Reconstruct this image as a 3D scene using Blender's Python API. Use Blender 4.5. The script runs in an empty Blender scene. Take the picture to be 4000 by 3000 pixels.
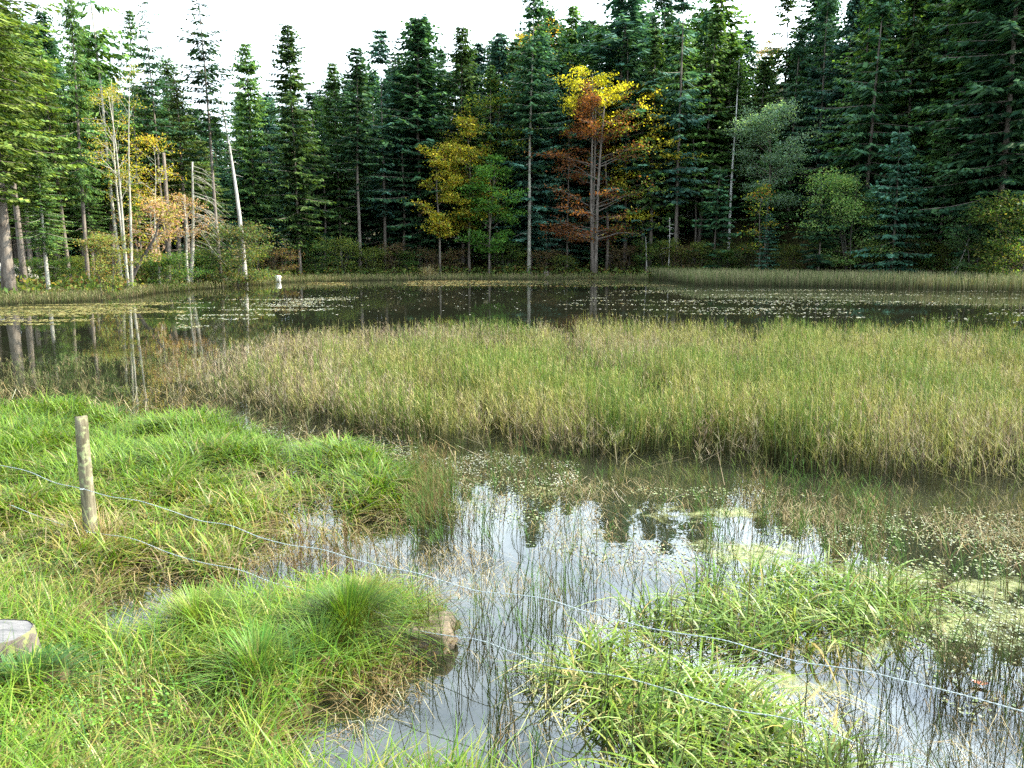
import bpy, math, random
import numpy as np
from mathutils import Vector
sc = bpy.context.scene
R = math.radians
# ------------------------------------------------------------------ camera
CAMH, PITCH, FPX = 2.4, R(9.5), 796.0
cd = bpy.data.cameras.new('camera'); cam = bpy.data.objects.new('camera', cd); sc.collection.objects.link(cam)
cd.sensor_width = 36; cd.lens = FPX / 1024 * 36; cd.clip_end = 3000; cd.clip_start = 0.05
cam.location = (0, 0, CAMH); cam.rotation_euler = (R(90) - PITCH, 0, 0)
sc.camera = cam
# ------------------------------------------------------------------ sky and sun
SUN_EL, SUN_AZ = R(38), R(78)          # azimuth clockwise from the view direction (+Y): the sun stands to the right
w = bpy.data.worlds.new('World'); sc.world = w; w.use_nodes = True
nt = w.node_tree; nt.nodes.clear()
def N(nt, t, **k):
    n = nt.nodes.new(t)
    for a, b in k.items():
        if a == 'inp':
            for i, v in b.items(): n.inputs[i].default_value = v
        else: setattr(n, a, b)
    return n
out = N(nt, 'ShaderNodeOutputWorld'); bg = N(nt, 'ShaderNodeBackground', inp={'Strength': 0.13})
sky = N(nt, 'ShaderNodeTexSky', sky_type='NISHITA', sun_disc=False, sun_elevation=SUN_EL, sun_rotation=SUN_AZ, altitude=700, air_density=1.0, dust_density=1.5)
tc = N(nt, 'ShaderNodeTexCoord'); mp = N(nt, 'ShaderNodeMapping'); mp.inputs['Scale'].default_value = (1, 1, 2.4)
mp.inputs['Location'].default_value = (0.3, 0.1, 0.0)
nz = N(nt, 'ShaderNodeTexNoise', inp={'Scale': 2.2, 'Detail': 7, 'Roughness': 0.55})
rp = N(nt, 'ShaderNodeValToRGB'); rp.color_ramp.elements[0].position = 0.42; rp.color_ramp.elements[1].position = 0.6
sx = N(nt, 'ShaderNodeSeparateXYZ'); rz = N(nt, 'ShaderNodeMapRange', inp={1: 0.25, 2: 0.55, 3: 1.0, 4: 0.0})
mx0 = N(nt, 'ShaderNodeMath', operation='MAXIMUM'); mix = N(nt, 'ShaderNodeMixRGB')
dt = N(nt, 'ShaderNodeVectorMath', operation='DOT_PRODUCT'); dt.inputs[1].default_value = (math.sin(SUN_AZ) * math.cos(SUN_EL), math.cos(SUN_AZ) * math.cos(SUN_EL), math.sin(SUN_EL))
dm = N(nt, 'ShaderNodeMapRange', inp={1: 0.0, 2: 1.0, 3: 0.0, 4: 1.0}); dp = N(nt, 'ShaderNodeMath', operation='POWER', inp={1: 2.0}); dl = N(nt, 'ShaderNodeMath', operation='MULTIPLY_ADD', inp={1: 26.0, 2: 6.4})
cc_ = N(nt, 'ShaderNodeVectorMath', operation='SCALE'); cc_.inputs[0].default_value = (.86, 1.0, 1.09)
nt.links.new(tc.outputs['Generated'], dt.inputs[0]); nt.links.new(dt.outputs['Value'], dm.inputs[0]); nt.links.new(dm.outputs[0], dp.inputs[0]); nt.links.new(dp.outputs[0], dl.inputs[0]); nt.links.new(dl.outputs[0], cc_.inputs[3]); nt.links.new(cc_.outputs[0], mix.inputs[2])
nt.links.new(tc.outputs['Generated'], mp.inputs[0]); nt.links.new(mp.outputs[0], nz.inputs[0]); nt.links.new(nz.outputs[0], rp.inputs[0])
nt.links.new(tc.outputs['Generated'], sx.inputs[0]); nt.links.new(sx.outputs[2], rz.inputs[0])
nt.links.new(rp.outputs[0], mx0.inputs[0]); nt.links.new(rz.outputs[0], mx0.inputs[1]); nt.links.new(mx0.outputs[0], mix.inputs[0])
nt.links.new(sky.outputs[0], mix.inputs[1]); nt.links.new(mix.outputs[0], bg.inputs[0]); nt.links.new(bg.outputs[0], out.inputs[0])
sl = bpy.data.lights.new('sun', 'SUN'); sl.energy = 5.0; sl.angle = R(0.5); sl.color = (1, 0.92, 0.74)
so = bpy.data.objects.new('sun', sl); sc.collection.objects.link(so)
sdir = Vector((math.sin(SUN_AZ) * math.cos(SUN_EL), math.cos(SUN_AZ) * math.cos(SUN_EL), math.sin(SUN_EL)))
so.rotation_euler = sdir.to_track_quat('Z', 'Y').to_euler(); so.location = (20, 5, 30)
sc.view_settings.view_transform = 'Standard'; sc.view_settings.look = 'None'; sc.view_settings.exposure = 1.75; sc.view_settings.gamma = 1
sc.render.engine = 'CYCLES'
sc.cycles.use_denoising = False; sc.cycles.max_bounces = 8; sc.cycles.transparent_max_bounces = 10
sc.cycles.diffuse_bounces = 3; sc.cycles.glossy_bounces = 3; sc.cycles.caustics_reflective = False
sc.cycles.volume_bounces = 0; sc.cycles.use_adaptive_sampling = True; sc.cycles.adaptive_threshold = 0.01
# ------------------------------------------------------------------ photo measurement helpers (photo coordinates 2212 x 1659)
CP, SP = math.cos(PITCH), math.sin(PITCH)
def ray(vx, vy):
    px, py = vx * 1024 / 2212 - 512, 384 - vy * 768 / 1659
    return np.array([px, py * SP + FPX * CP, py * CP - FPX * SP])
def onz(vx, vy, z=0.0):
    d = ray(vx, vy); t = (z - CAMH) / d[2]; return np.array([d[0] * t, d[1] * t, z])
def ondepth(vx, vy, Y):
    d = ray(vx, vy); t = Y / d[1]; return np.array([d[0] * t, Y, CAMH + d[2] * t])
# ------------------------------------------------------------------ numpy noise
def _h(ix, iy, s):
    n = (ix.astype(np.int64) * 374761393 + iy.astype(np.int64) * 668265263 + s * 974634777) & 0x7fffffff
    n = ((n ^ (n >> 13)) * 1274126177) & 0x7fffffff
    return ((n ^ (n >> 16)) & 0xffffff) / float(0xffffff)
def vn(x, y, s=0):
    x = np.asarray(x, float); y = np.asarray(y, float)
    ix, iy = np.floor(x), np.floor(y); fx, fy = x - ix, y - iy
    fx = fx * fx * (3 - 2 * fx); fy = fy * fy * (3 - 2 * fy)
    a, b, c, d = _h(ix, iy, s), _h(ix + 1, iy, s), _h(ix, iy + 1, s), _h(ix + 1, iy + 1, s)
    return (a * (1 - fx) + b * fx) * (1 - fy) + (c * (1 - fx) + d * fx) * fy
def fbm(x, y, s=0, o=3):
    r = 0; a = 1; t = 0
    for k in range(o): r = r + a * vn(x * 2 ** k, y * 2 ** k, s + k * 7); t += a; a *= .5
    return r / t
def ss(a, b, x): t = np.clip((np.asarray(x, float) - a) / (b - a), 0, 1); return t * t * (3 - 2 * t)
def inside(x, y, P):
    r = np.zeros(x.shape, bool); n = len(P)
    for i in range(n):
        x0, y0 = P[i]; x1, y1 = P[(i + 1) % n]
        if y0 == y1: continue
        r ^= ((y0 > y) != (y1 > y)) & (x < (x1 - x0) * (y - y0) / (y1 - y0) + x0)
    return r
def sdf(x, y, P):                       # positive outside
    x = np.asarray(x, float); y = np.asarray(y, float); d = np.full(x.shape, 1e9); n = len(P)
    for i in range(n):
        ax, ay = P[i]; bx, by = P[(i + 1) % n]; dx, dy = bx - ax, by - ay
        t = np.clip(((x - ax) * dx + (y - ay) * dy) / (dx * dx + dy * dy), 0, 1)
        d = np.minimum(d, (x - ax - t * dx) ** 2 + (y - ay - t * dy) ** 2)
    d = np.sqrt(d); return np.where(inside(x, y, P), -d, d)
def PX(l, z=0.0): return [tuple(onz(a, b, z)[:2]) for a, b in l]
# ------------------------------------------------------------------ shores
far_px = [(0, 652), (120, 647), (255, 642), (340, 627), (450, 618), (560, 613), (630, 606), (750, 603), (900, 602), (1180, 601), (1400, 602), (1600, 606), (1800, 609), (2000, 612), (2212, 615)]
near_px = [(2400, 1800), (2100, 1860), (1500, 1800), (1080, 1740), (900, 1700), (760, 1730), (640, 1720), (570, 1650), (610, 1575), (690, 1520), (820, 1475), (850, 1432), (960, 1400), (985, 1350), (900, 1305), (780, 1292), (640, 1300), (470, 1335), (345, 1385), (235, 1290), (120, 1262), (0, 1245)]
POND = [(-75, 20), (-70, 34), (-40, 38)] + PX(far_px) + [(50, 42), (75, 30), (80, 0), (40, -2), (10, .5)] + PX(near_px) + [(-8, 5.6), (-30, 4), (-60, 8)]
MARSH = PX([(-500, 900), (0, 885), (200, 893), (450, 918), (600, 955), (800, 985), (930, 1030), (955, 1100), (880, 1170), (700, 1205), (620, 1250), (520, 1290), (400, 1310), (235, 1300), (0, 1260), (-500, 1260)])
HOLES = [(*onz(a_, b_)[:2], c_) for a_, b_, c_ in [(300, 1335, .30), (560, 1070, .32), (690, 1120, .22), (450, 1045, .25), (600, 1235, .3), (300, 1250, .18), (830, 1150, .25), (120, 1010, .2), (700, 1230, .3)]]
def Hh(x, y):
    x = np.asarray(x, float); y = np.asarray(y, float)
    wob = (fbm(x * 1.3, y * 1.3, 3) - .5) * .25 * ss(3, 10, y) + (fbm(x * 5, y * 5, 5) - .5) * .12
    d = sdf(x, y, POND) + wob
    near = 1 - ss(14, 22, y)
    land_n = np.minimum(.03 + .10 * d + .14 * np.maximum(d - .7, 0), .9) + (fbm(x * 3, y * 3, 9) - .5) * .07
    br = ss(.02, .38, x / np.maximum(y, 1))
    land_f = .10 + .28 * (1 - np.exp(-d / 2.0)) + .012 * d + (fbm(x * .5, y * .5, 11) - .5) * .35 * ss(0, 3, d)
    dd = np.maximum(d - 2, 0)
    land_f = land_f + .07 * np.maximum(d - 6, 0) * (1 - br) + br * np.minimum(.42 * dd * ss(0, 12, dd), 30) + ss(2, 25, d) * 0.5 * (1 - br)
    land = near * land_n + (1 - near) * land_f
    dep = -(.02 + np.minimum(-d * .14, .10 + 1.3 * ss(9, 24, y))) + (fbm(x * 4, y * 4, 21) - .5) * .05
    h = np.where(d > 0, land, dep)
    m = sdf(x, y, MARSH) + (fbm(x * 2, y * 2, 31) - .5) * .5
    mh = .035 + (fbm(x * 1.6 + 7, y * 1.6, 33) - .50) * .26
    for (hx, hy, hr) in HOLES: mh = mh - .17 * np.exp(-((x - hx) ** 2 + ((y - hy) * .8) ** 2) / hr ** 2)
    k = 1 - ss(-.35, .1, m)
    hp = onz(300, 1335); pool = np.exp(-((x - hp[0]) ** 2 + (y - hp[1]) ** 2) / .30 ** 2)
    return np.where(d > 0, h, h * (1 - k) + np.maximum(h, mh) * k) - .16 * pool
def H1(x, y): return float(Hh(np.array([x]), np.array([y]))[0])
# ------------------------------------------------------------------ mesh + object helpers
def mesh(name, V, F, C=None, smooth=False):
    """V (n,3); F list of (m,k) index arrays; C (n,3) vertex colours"""
    me = bpy.data.meshes.new(name); V = np.asarray(V, np.float32)
    if isinstance(F, np.ndarray): F = [F]
    F = [f for f in F if len(f)]
    me.vertices.add(len(V)); me.vertices.foreach_set('co', V.ravel())
    L = np.concatenate([f.ravel() for f in F]).astype(np.int32); tot = np.concatenate([np.full(len(f), f.shape[1]) for f in F]).astype(np.int32)
    st = np.concatenate([[0], np.cumsum(tot)[:-1]]).astype(np.int32)
    me.loops.add(len(L)); me.loops.foreach_set('vertex_index', L)
    me.polygons.add(len(tot)); me.polygons.foreach_set('loop_start', st)
    try: me.polygons.foreach_set('loop_total', tot)
    except Exception: pass
    if smooth: me.polygons.foreach_set('use_smooth', np.ones(len(tot), bool))
    if C is not None:
        a = me.color_attributes.new('Col', 'FLOAT_COLOR', 'POINT')
        a.data.foreach_set('color', np.concatenate([C, np.ones((len(C), 1))], 1).astype(np.float32).ravel())
    me.update(calc_edges=True); me.validate(); return me
def link(name, me, mat=None, parent=None, **props):
    o = bpy.data.objects.new(name, me); sc.collection.objects.link(o)
    if mat and me and not me.materials: me.materials.append(mat)
    if parent: o.parent = parent
    for k, v in props.items(): o[k] = v
    return o
def tag(o, label, cat, group=None):
    o['label'] = label; o['category'] = cat
    if group: o['group'] = group
    elif 'group' in o: del o['group']
    return o
def empty(name, loc=(0, 0, 0)):
    o = bpy.data.objects.new(name, None); sc.collection.objects.link(o); o.location = loc; o.empty_display_size = .3; return o
def copy_tree(root):
    r = root.copy(); sc.collection.objects.link(r)
    for ch in root.children:
        c = ch.copy(); sc.collection.objects.link(c); c.parent = r
    return r
class Geo:                              # collects tubes / sheets with vertex colours
    def __init__(s): s.V = []; s.F = {3: [], 4: []}; s.C = []; s.n = 0
    def add(s, V, F, C):
        V = np.asarray(V, float); s.V.append(V); s.F[F.shape[1]].append(F + s.n)
        s.C.append(np.broadcast_to(np.asarray(C, float), V.shape)); s.n += len(V)
    def tube(s, P, r, C=(.5, .5, .5), k=6, cap=True):
        P = np.asarray(P, float); r = np.broadcast_to(np.asarray(r, float), (len(P),))
        T = np.gradient(P, axis=0); T /= np.linalg.norm(T, axis=1)[:, None] + 1e-9
        ref = np.array([0, 0, 1.]) if abs(T[0, 2]) < .9 else np.array([1., 0, 0])
        A = np.cross(T, ref); A /= np.linalg.norm(A, axis=1)[:, None] + 1e-9; B = np.cross(T, A)
        an = np.arange(k) * 2 * math.pi / k
        V = P[:, None] + r[:, None, None] * (np.cos(an)[None, :, None] * A[:, None] + np.sin(an)[None, :, None] * B[:, None])
        n = len(P); i = np.arange(n - 1)[:, None] * k; j = np.arange(k)[None]; j2 = (j + 1) % k
        F = np.stack([i + j, i + j2, i + k + j2, i + k + j], -1).reshape(-1, 4)
        V = V.reshape(-1, 3)
        if np.ndim(C) == 2: C = np.repeat(np.asarray(C), k, 0)
        if cap:
            V = np.concatenate([V, P[:1], P[-1:]]); C = np.concatenate([np.broadcast_to(C, (n * k, 3)), np.broadcast_to(np.atleast_2d(C)[0], (1, 3)), np.broadcast_to(np.atleast_2d(C)[-1], (1, 3))])
            j = np.arange(k); T2 = np.concatenate([np.stack([j * 0 + n * k, (j + 1) % k, j], 1), np.stack([j * 0 + n * k + 1, (n - 1) * k + j, (n - 1) * k + (j + 1) % k], 1)])
            s.V.append(V); s.C.append(C); s.F[4].append(F + s.n); s.F[3].append(T2 + s.n); s.n += len(V)
        else: s.add(V, F, C)
    def mesh(s, name, smooth=False):
        return mesh(name, np.concatenate(s.V), [np.concatenate(s.F[k]) for k in (3, 4) if s.F[k]], np.concatenate(s.C), smooth)
# ------------------------------------------------------------------ materials
def mat(name):
    m = bpy.data.materials.new(name); m.use_nodes = True; m.node_tree.nodes.clear(); return m, m.node_tree
def leafmat(name, trans=.35, rough=.5, spec=.3, objvar=.25, gain=1.0, hue=(1, 1, 1), noise=0.0):
    m, t = mat(name); o = N(t, 'ShaderNodeOutputMaterial')
    at = N(t, 'ShaderNodeAttribute', attribute_name='Col'); oi = N(t, 'ShaderNodeObjectInfo')
    mr = N(t, 'ShaderNodeMapRange', inp={3: (1 - objvar) * gain, 4: (1 + objvar) * gain}); t.links.new(oi.outputs['Random'], mr.inputs[0])
    vm = N(t, 'ShaderNodeVectorMath', operation='SCALE'); t.links.new(at.outputs['Color'], vm.inputs[0]); t.links.new(mr.outputs[0], vm.inputs[3])
    hv = N(t, 'ShaderNodeVectorMath', operation='MULTIPLY'); hv.inputs[1].default_value = hue; t.links.new(vm.outputs[0], hv.inputs[0])
    p = N(t, 'ShaderNodeBsdfPrincipled', inp={'Roughness': rough, 'Specular IOR Level': spec}); t.links.new(hv.outputs[0], p.inputs['Base Color'])
    tr = N(t, 'ShaderNodeBsdfTranslucent'); t2 = N(t, 'ShaderNodeVectorMath', operation='MULTIPLY'); t2.inputs[1].default_value = (1.25, 1.3, .6)
    t.links.new(hv.outputs[0], t2.inputs[0]); t.links.new(t2.outputs[0], tr.inputs[0])
    mx = N(t, 'ShaderNodeMixShader', inp={0: trans}); t.links.new(p.outputs[0], mx.inputs[1]); t.links.new(tr.outputs[0], mx.inputs[2]); t.links.new(mx.outputs[0], o.inputs[0])
    return m
def barkmat(name, c1, c2, scale=6, lich=None, stretch=.25, rough=.9):
    m, t = mat(name); o = N(t, 'ShaderNodeOutputMaterial'); p = N(t, 'ShaderNodeBsdfPrincipled', inp={'Roughness': rough, 'Specular IOR Level': .2})
    g = N(t, 'ShaderNodeTexCoord'); mp = N(t, 'ShaderNodeMapping'); mp.inputs['Scale'].default_value = (1, 1, stretch)
    nz = N(t, 'ShaderNodeTexNoise', inp={'Scale': scale, 'Detail': 8, 'Roughness': .65}); r = N(t, 'ShaderNodeValToRGB')
    r.color_ramp.elements[0].position = .35; r.color_ramp.elements[1].position = .66
    r.color_ramp.elements[0].color = (*c1, 1); r.color_ramp.elements[1].color = (*c2, 1)
    t.links.new(g.outputs['Object'], mp.inputs[0]); t.links.new(mp.outputs[0], nz.inputs[0]); t.links.new(nz.outputs[0], r.inputs[0])
    col = r.outputs[0]
    if lich:
        n2 = N(t, 'ShaderNodeTexNoise', inp={'Scale': scale * .8, 'Detail': 5}); r2 = N(t, 'ShaderNodeValToRGB')
        r2.color_ramp.elements[0].position = .52; r2.color_ramp.elements[1].position = .62
        t.links.new(g.outputs['Object'], n2.inputs[0]); t.links.new(n2.outputs[0], r2.inputs[0])
        mx = N(t, 'ShaderNodeMixRGB'); mx.inputs[2].default_value = (*lich, 1); t.links.new(r2.outputs[0], mx.inputs[0]); t.links.new(col, mx.inputs[1]); col = mx.outputs[0]
    t.links.new(col, p.inputs['Base Color'])
    b = N(t, 'ShaderNodeBump', inp={'Strength': .6, 'Distance': .02}); t.links.new(nz.outputs[0], b.inputs['Height']); t.links.new(b.outputs[0], p.inputs['Normal'])
    t.links.new(p.outputs[0], o.inputs[0]); return m
M_needle = leafmat('needles', .3, .65, .15, .42, 1.2, (1.0, .88, 1.15))
M_leaf = leafmat('leaves', .5, .6, .15, .2)
M_grass = leafmat('grass_blades', .36, .42, .25, 0)
M_reed = leafmat('reeds', .15, .7, .1, 0, .85)
M_pad = leafmat('floating_leaves', .1, .35, .5, 0)
M_bark = barkmat('spruce_bark', (.07, .055, .045), (.20, .17, .14), 7)
M_barkp = barkmat('pale_bark', (.17, .15, .12), (.36, .33, .28), 6, lich=(.32, .34, .26))
M_barkd = barkmat('dark_bark', (.035, .03, .025), (.11, .095, .08), 7)
M_dead = barkmat('dead_wood', (.22, .2, .18), (.5, .47, .43), 9, stretch=.1)
M_white = barkmat('whitish_bark', (.30, .29, .27), (.62, .6, .56), 5)
def groundmat():
    m, t = mat('soil_and_mud'); o = N(t, 'ShaderNodeOutputMaterial'); p = N(t, 'ShaderNodeBsdfPrincipled', inp={'Roughness': .95, 'Specular IOR Level': .1})
    g = N(t, 'ShaderNodeNewGeometry'); s = N(t, 'ShaderNodeSeparateXYZ'); t.links.new(g.outputs['Position'], s.inputs[0])
    n1 = N(t, 'ShaderNodeTexNoise', inp={'Scale': 2.5, 'Detail': 9, 'Roughness': .7}); t.links.new(g.outputs['Position'], n1.inputs[0])
    soil = N(t, 'ShaderNodeValToRGB'); e = soil.color_ramp.elements
    e[0].position = .3; e[0].color = (.028, .02, .011, 1); e[1].position = .7; e[1].color = (.10, .075, .038, 1)
    q = soil.color_ramp.elements.new(.5); q.color = (.045, .045, .016, 1); t.links.new(n1.outputs[0], soil.inputs[0])
    mud = N(t, 'ShaderNodeValToRGB'); e = mud.color_ramp.elements
    e[0].position = .35; e[0].color = (.075, .07, .045, 1); e[1].position = .65; e[1].color = (.16, .17, .13, 1); t.links.new(n1.outputs[0], mud.inputs[0])
    deep = N(t, 'ShaderNodeMapRange', inp={1: -.2, 2: -.5, 3: 0, 4: 1}); t.links.new(s.outputs[2], deep.inputs[0])  # deeper bottom coloured darker, standing in for light absorbed by the water
    mx = N(t, 'ShaderNodeMixRGB'); mx.inputs[2].default_value = (.012, .014, .006, 1); t.links.new(deep.outputs[0], mx.inputs[0]); t.links.new(mud.outputs[0], mx.inputs[1])
    wet = N(t, 'ShaderNodeMapRange', inp={1: -.045, 2: -.12, 3: 0, 4: 1}); t.links.new(s.outputs[2], wet.inputs[0])
    m2 = N(t, 'ShaderNodeMixRGB'); t.links.new(wet.outputs[0], m2.inputs[0]); t.links.new(soil.outputs[0], m2.inputs[1]); t.links.new(mx.outputs[0], m2.inputs[2])
    t.links.new(m2.outputs[0], p.inputs['Base Color'])
    b = N(t, 'ShaderNodeBump', inp={'Strength': .5, 'Distance': .03}); t.links.new(n1.outputs[0], b.inputs['Height']); t.links.new(b.outputs[0], p.inputs['Normal'])
    t.links.new(p.outputs[0], o.inputs[0]); return m
def watermat():
    m, t = mat('pond_water'); o = N(t, 'ShaderNodeOutputMaterial')
    g = N(t, 'ShaderNodeNewGeometry'); n1 = N(t, 'ShaderNodeTexNoise', inp={'Scale': 3, 'Detail': 3}); t.links.new(g.outputs['Position'], n1.inputs[0])
    b = N(t, 'ShaderNodeBump', inp={'Strength': .05, 'Distance': .02}); t.links.new(n1.outputs[0], b.inputs['Height'])
    f = N(t, 'ShaderNodeFresnel', inp={'IOR': 1.95}); t.links.new(b.outputs[0], f.inputs['Normal'])
    gl = N(t, 'ShaderNodeBsdfGlossy', inp={'Roughness': .012}); gl.inputs[0].default_value = (1, 1, 1, 1); t.links.new(b.outputs[0], gl.inputs['Normal'])
    tr = N(t, 'ShaderNodeBsdfTransparent'); tr.inputs[0].default_value = (.62, .64, .56, 1)
    df = N(t, 'ShaderNodeBsdfDiffuse'); df.inputs[0].default_value = (.13, .14, .08, 1)
    mt = N(t, 'ShaderNodeMixShader', inp={0: .09}); t.links.new(tr.outputs[0], mt.inputs[1]); t.links.new(df.outputs[0], mt.inputs[2])
    mx = N(t, 'ShaderNodeMixShader'); t.links.new(f.outputs[0], mx.inputs[0]); t.links.new(mt.outputs[0], mx.inputs[1]); t.links.new(gl.outputs[0], mx.inputs[2])
    t.links.new(mx.outputs[0], o.inputs[0]); return m
# ------------------------------------------------------------------ ground and water
def axis(lo, hi, a, b, st, g=1.09):
    c = list(np.arange(a, b, st)); d = st; v = b
    while v < hi: c.append(v); d *= g; v += d
    d = st; v = a - st
    while v > lo: c.insert(0, v); d *= g; v -= d
    return np.array(c)
gx = axis(-320, 320, -6.5, 6.5, .09, 1.05); gy = axis(-60, 420, 2.0, 12.0, .08, 1.035)
X, Y = np.meshgrid(gx, gy); Z = Hh(X.ravel(), Y.ravel())
nx, ny = len(gx), len(gy); i = np.arange(ny - 1)[:, None] * nx + np.arange(nx - 1)[None]
link('ground', mesh('ground', np.stack([X.ravel(), Y.ravel(), Z], 1), np.stack([i, i + 1, i + nx + 1, i + nx], -1).reshape(-1, 4), smooth=True), groundmat(), kind='structure')
link('water', mesh('water', [(-90, -8, 0), (95, -8, 0), (95, 95, 0), (-90, 95, 0)], np.array([[0, 1, 2, 3]])), watermat(), kind='structure')
# ------------------------------------------------------------------ blades
def blades(P, h, w, bend, az, c0, c1, segs=3, tipfrac=.12, sag=.45, rng=None, perp=None):
    """ribbons; P base (n,3), colours c0 at base to c1 at tip"""
    n = len(P); t = np.linspace(0, 1, segs + 1); h = np.broadcast_to(h, (n,)); w = np.broadcast_to(w, (n,)); bend = np.broadcast_to(bend, (n,))
    dx, dy = np.cos(az), np.sin(az)
    pa = az + math.pi / 2 if perp is None else perp
    wx, wy = np.cos(pa), np.sin(pa)
    hor = bend[:, None] * h[:, None] * (t ** 1.7)[None]; up = h[:, None] * (t[None] - sag * bend[:, None] * t[None] ** 2.2)
    c = np.stack([P[:, 0:1] + dx[:, None] * hor, P[:, 1:2] + dy[:, None] * hor, P[:, 2:3] + up], -1)
    wt = w[:, None] * .5 * np.where(t < .5, .75 + .5 * t, (1 - (t - .5) * 2 * (1 - tipfrac)))[None]
    off = np.stack([wx[:, None] * wt, wy[:, None] * wt, 0 * wt], -1)
    V = np.stack([c - off, c + off], 2).reshape(-1, 3)
    b = (np.arange(n) * 2 * (segs + 1))[:, None]; s = np.arange(segs)[None] * 2
    F = np.stack([b + s, b + s + 1, b + s + 3, b + s + 2], -1).reshape(-1, 4)
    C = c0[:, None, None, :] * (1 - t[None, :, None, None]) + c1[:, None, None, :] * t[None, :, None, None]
    C = np.broadcast_to(C, (n, segs + 1, 2, 3)).reshape(-1, 3)
    return V, F, C
def pick(rng, n, cols, p, var=.2):
    cols = np.array(cols); p = (list(p) + [1] * len(cols))[:len(cols)]; k = rng.choice(len(cols), n, p=np.array(p) / sum(p)); return cols[k] * (1 + var * rng.uniform(-1, 1, (n, 1))) * (1 + .08 * rng.uniform(-1, 1, (n, 3)))
def scatter(rng, n, poly, test=None):
    P = np.array(poly); lo, hi = P.min(0), P.max(0); got = []; tot = 0
    while tot < n:
        q = rng.uniform(lo, hi, (n * 2, 2)); q = q[inside(q[:, 0], q[:, 1], poly)]
        if test is not None: q = q[test(q[:, 0], q[:, 1]) > rng.uniform(0, 1, len(q))]
        if len(q) == 0: continue
        got.append(q); tot += len(q)
    return np.concatenate(got)[:n]
GREEN = [(.10, .195, .012), (.155, .26, .018), (.055, .125, .012), (.19, .27, .025), (.29, .27, .05), (.36, .28, .10)]
STRAW = [(.33, .26, .12), (.24, .17, .07), (.42, .36, .2), (.16, .10, .04)]
# ------------------------------------------------------------------ grass, sedge, reeds (uncountable ground cover)
def batch(name, parts, m, label=None, cat=None):
    V = np.concatenate([p[0] for p in parts]); C = np.concatenate([p[2] for p in parts]); n = 0; F = []
    for p in parts: F.append(p[1] + n); n += len(p[0])
    o = link(name, mesh(name, V, np.concatenate(F), np.clip(C, 0, 1)), m, kind='stuff')
    if label: o['label'] = label; o['category'] = cat
    return o
def XYZ(q, dz=0): return np.concatenate([q, (Hh(q[:, 0], q[:, 1]) + dz)[:, None]], 1)
def clumpaz(q, rng, sc_=1.1, s=51): return fbm(q[:, 0] * sc_, q[:, 1] * sc_, s) * 14 + rng.normal(0, 1.5, len(q))
rng = np.random.default_rng(7)
# bank turf
bank = [(-8, 0.2), (3.5, 0.2)] + [(3.5, 2.9)] + PX([(1500, 1800), (1080, 1740), (900, 1700), (760, 1730), (640, 1720), (570, 1650), (610, 1575), (690, 1520), (820, 1475), (860, 1425), (930, 1390), (900, 1305), (780, 1292), (640, 1300), (470, 1335), (345, 1385), (235, 1290), (120, 1262), (0, 1245)]) + [(-8, 5.6)]
SEDGE = onz(755, 1405)
def onland(x, y): h = Hh(x, y); return (y > 2.0) * ss(-.01, .03, h) * (1 - .93 * np.exp(-((x - SEDGE[0]) ** 2 + (y - SEDGE[1] + .05) ** 2) / .27 ** 2))
q = scatter(rng, 46000, bank, lambda x, y: onland(x, y) * (y > 2.2))
n = len(q); pt = fbm(q[:, 0] * 1.7, q[:, 1] * 1.7, 61)
h = rng.uniform(.06, .17, n) * (.7 + .9 * pt); az = clumpaz(q, rng)
c1 = pick(rng, n, GREEN + STRAW, [4.5, 4.5, 3, 4, 3.5, 2.5, 2, 1, 1.5, .8]); c0 = pick(rng, n, GREEN[:3] + STRAW, [3, 3, 3, 2, 2, 1, 2])
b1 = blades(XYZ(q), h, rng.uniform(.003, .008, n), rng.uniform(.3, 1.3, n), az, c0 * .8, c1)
q = scatter(rng, 16000, bank, lambda x, y: onland(x, y) * (y > 2.2) * ss(.42, .62, fbm(x * 1.1, y * 1.1, 71))); n = len(q)
b2 = blades(XYZ(q), rng.uniform(.16, .38, n), rng.uniform(.005, .009, n), rng.uniform(.5, 1.25, n), clumpaz(q, rng), pick(rng, n, GREEN[:3] + STRAW[:2], [3, 2, 3, 2, 2]), pick(rng, n, GREEN, [5, 5, 4, 3, 1, .5]), segs=4)
q = scatter(rng, 2500, bank, lambda x, y: onland(x, y) * (y > 2.2)); n = len(q)
b3 = blades(XYZ(q), rng.uniform(.25, .5, n), rng.uniform(.0015, .003, n), rng.uniform(.1, .6, n), clumpaz(q, rng), pick(rng, n, [(.03, .08, .02)], [1]), pick(rng, n, [(.05, .14, .04), (.12, .22, .08)], [2, 1]), segs=4)
qe = rng.uniform([-4, 3.2], [.6, 6.3], (60000, 2)); he = Hh(qe[:, 0], qe[:, 1]); qe = qe[(np.abs(he - .005) < .035) & (sdf(qe[:, 0], qe[:, 1], bank) < .15)][:3200]; n = len(qe)
b4 = blades(XYZ(qe), rng.uniform(.08, .26, n), rng.uniform(.003, .007, n), rng.uniform(.7, 1.35, n), clumpaz(qe, rng), pick(rng, n, [(.05, .03, .015), (.16, .09, .035), (.1, .1, .02)], [2, 2, 1]), pick(rng, n, STRAW + GREEN[:3], [2, 2, 1, 3, 2, 2, 2]), segs=4, sag=.62)
batch('bank_grass', [b1, b2, b3, b4], M_grass, 'short mixed green and straw grass on the near bank', 'grass')
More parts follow.
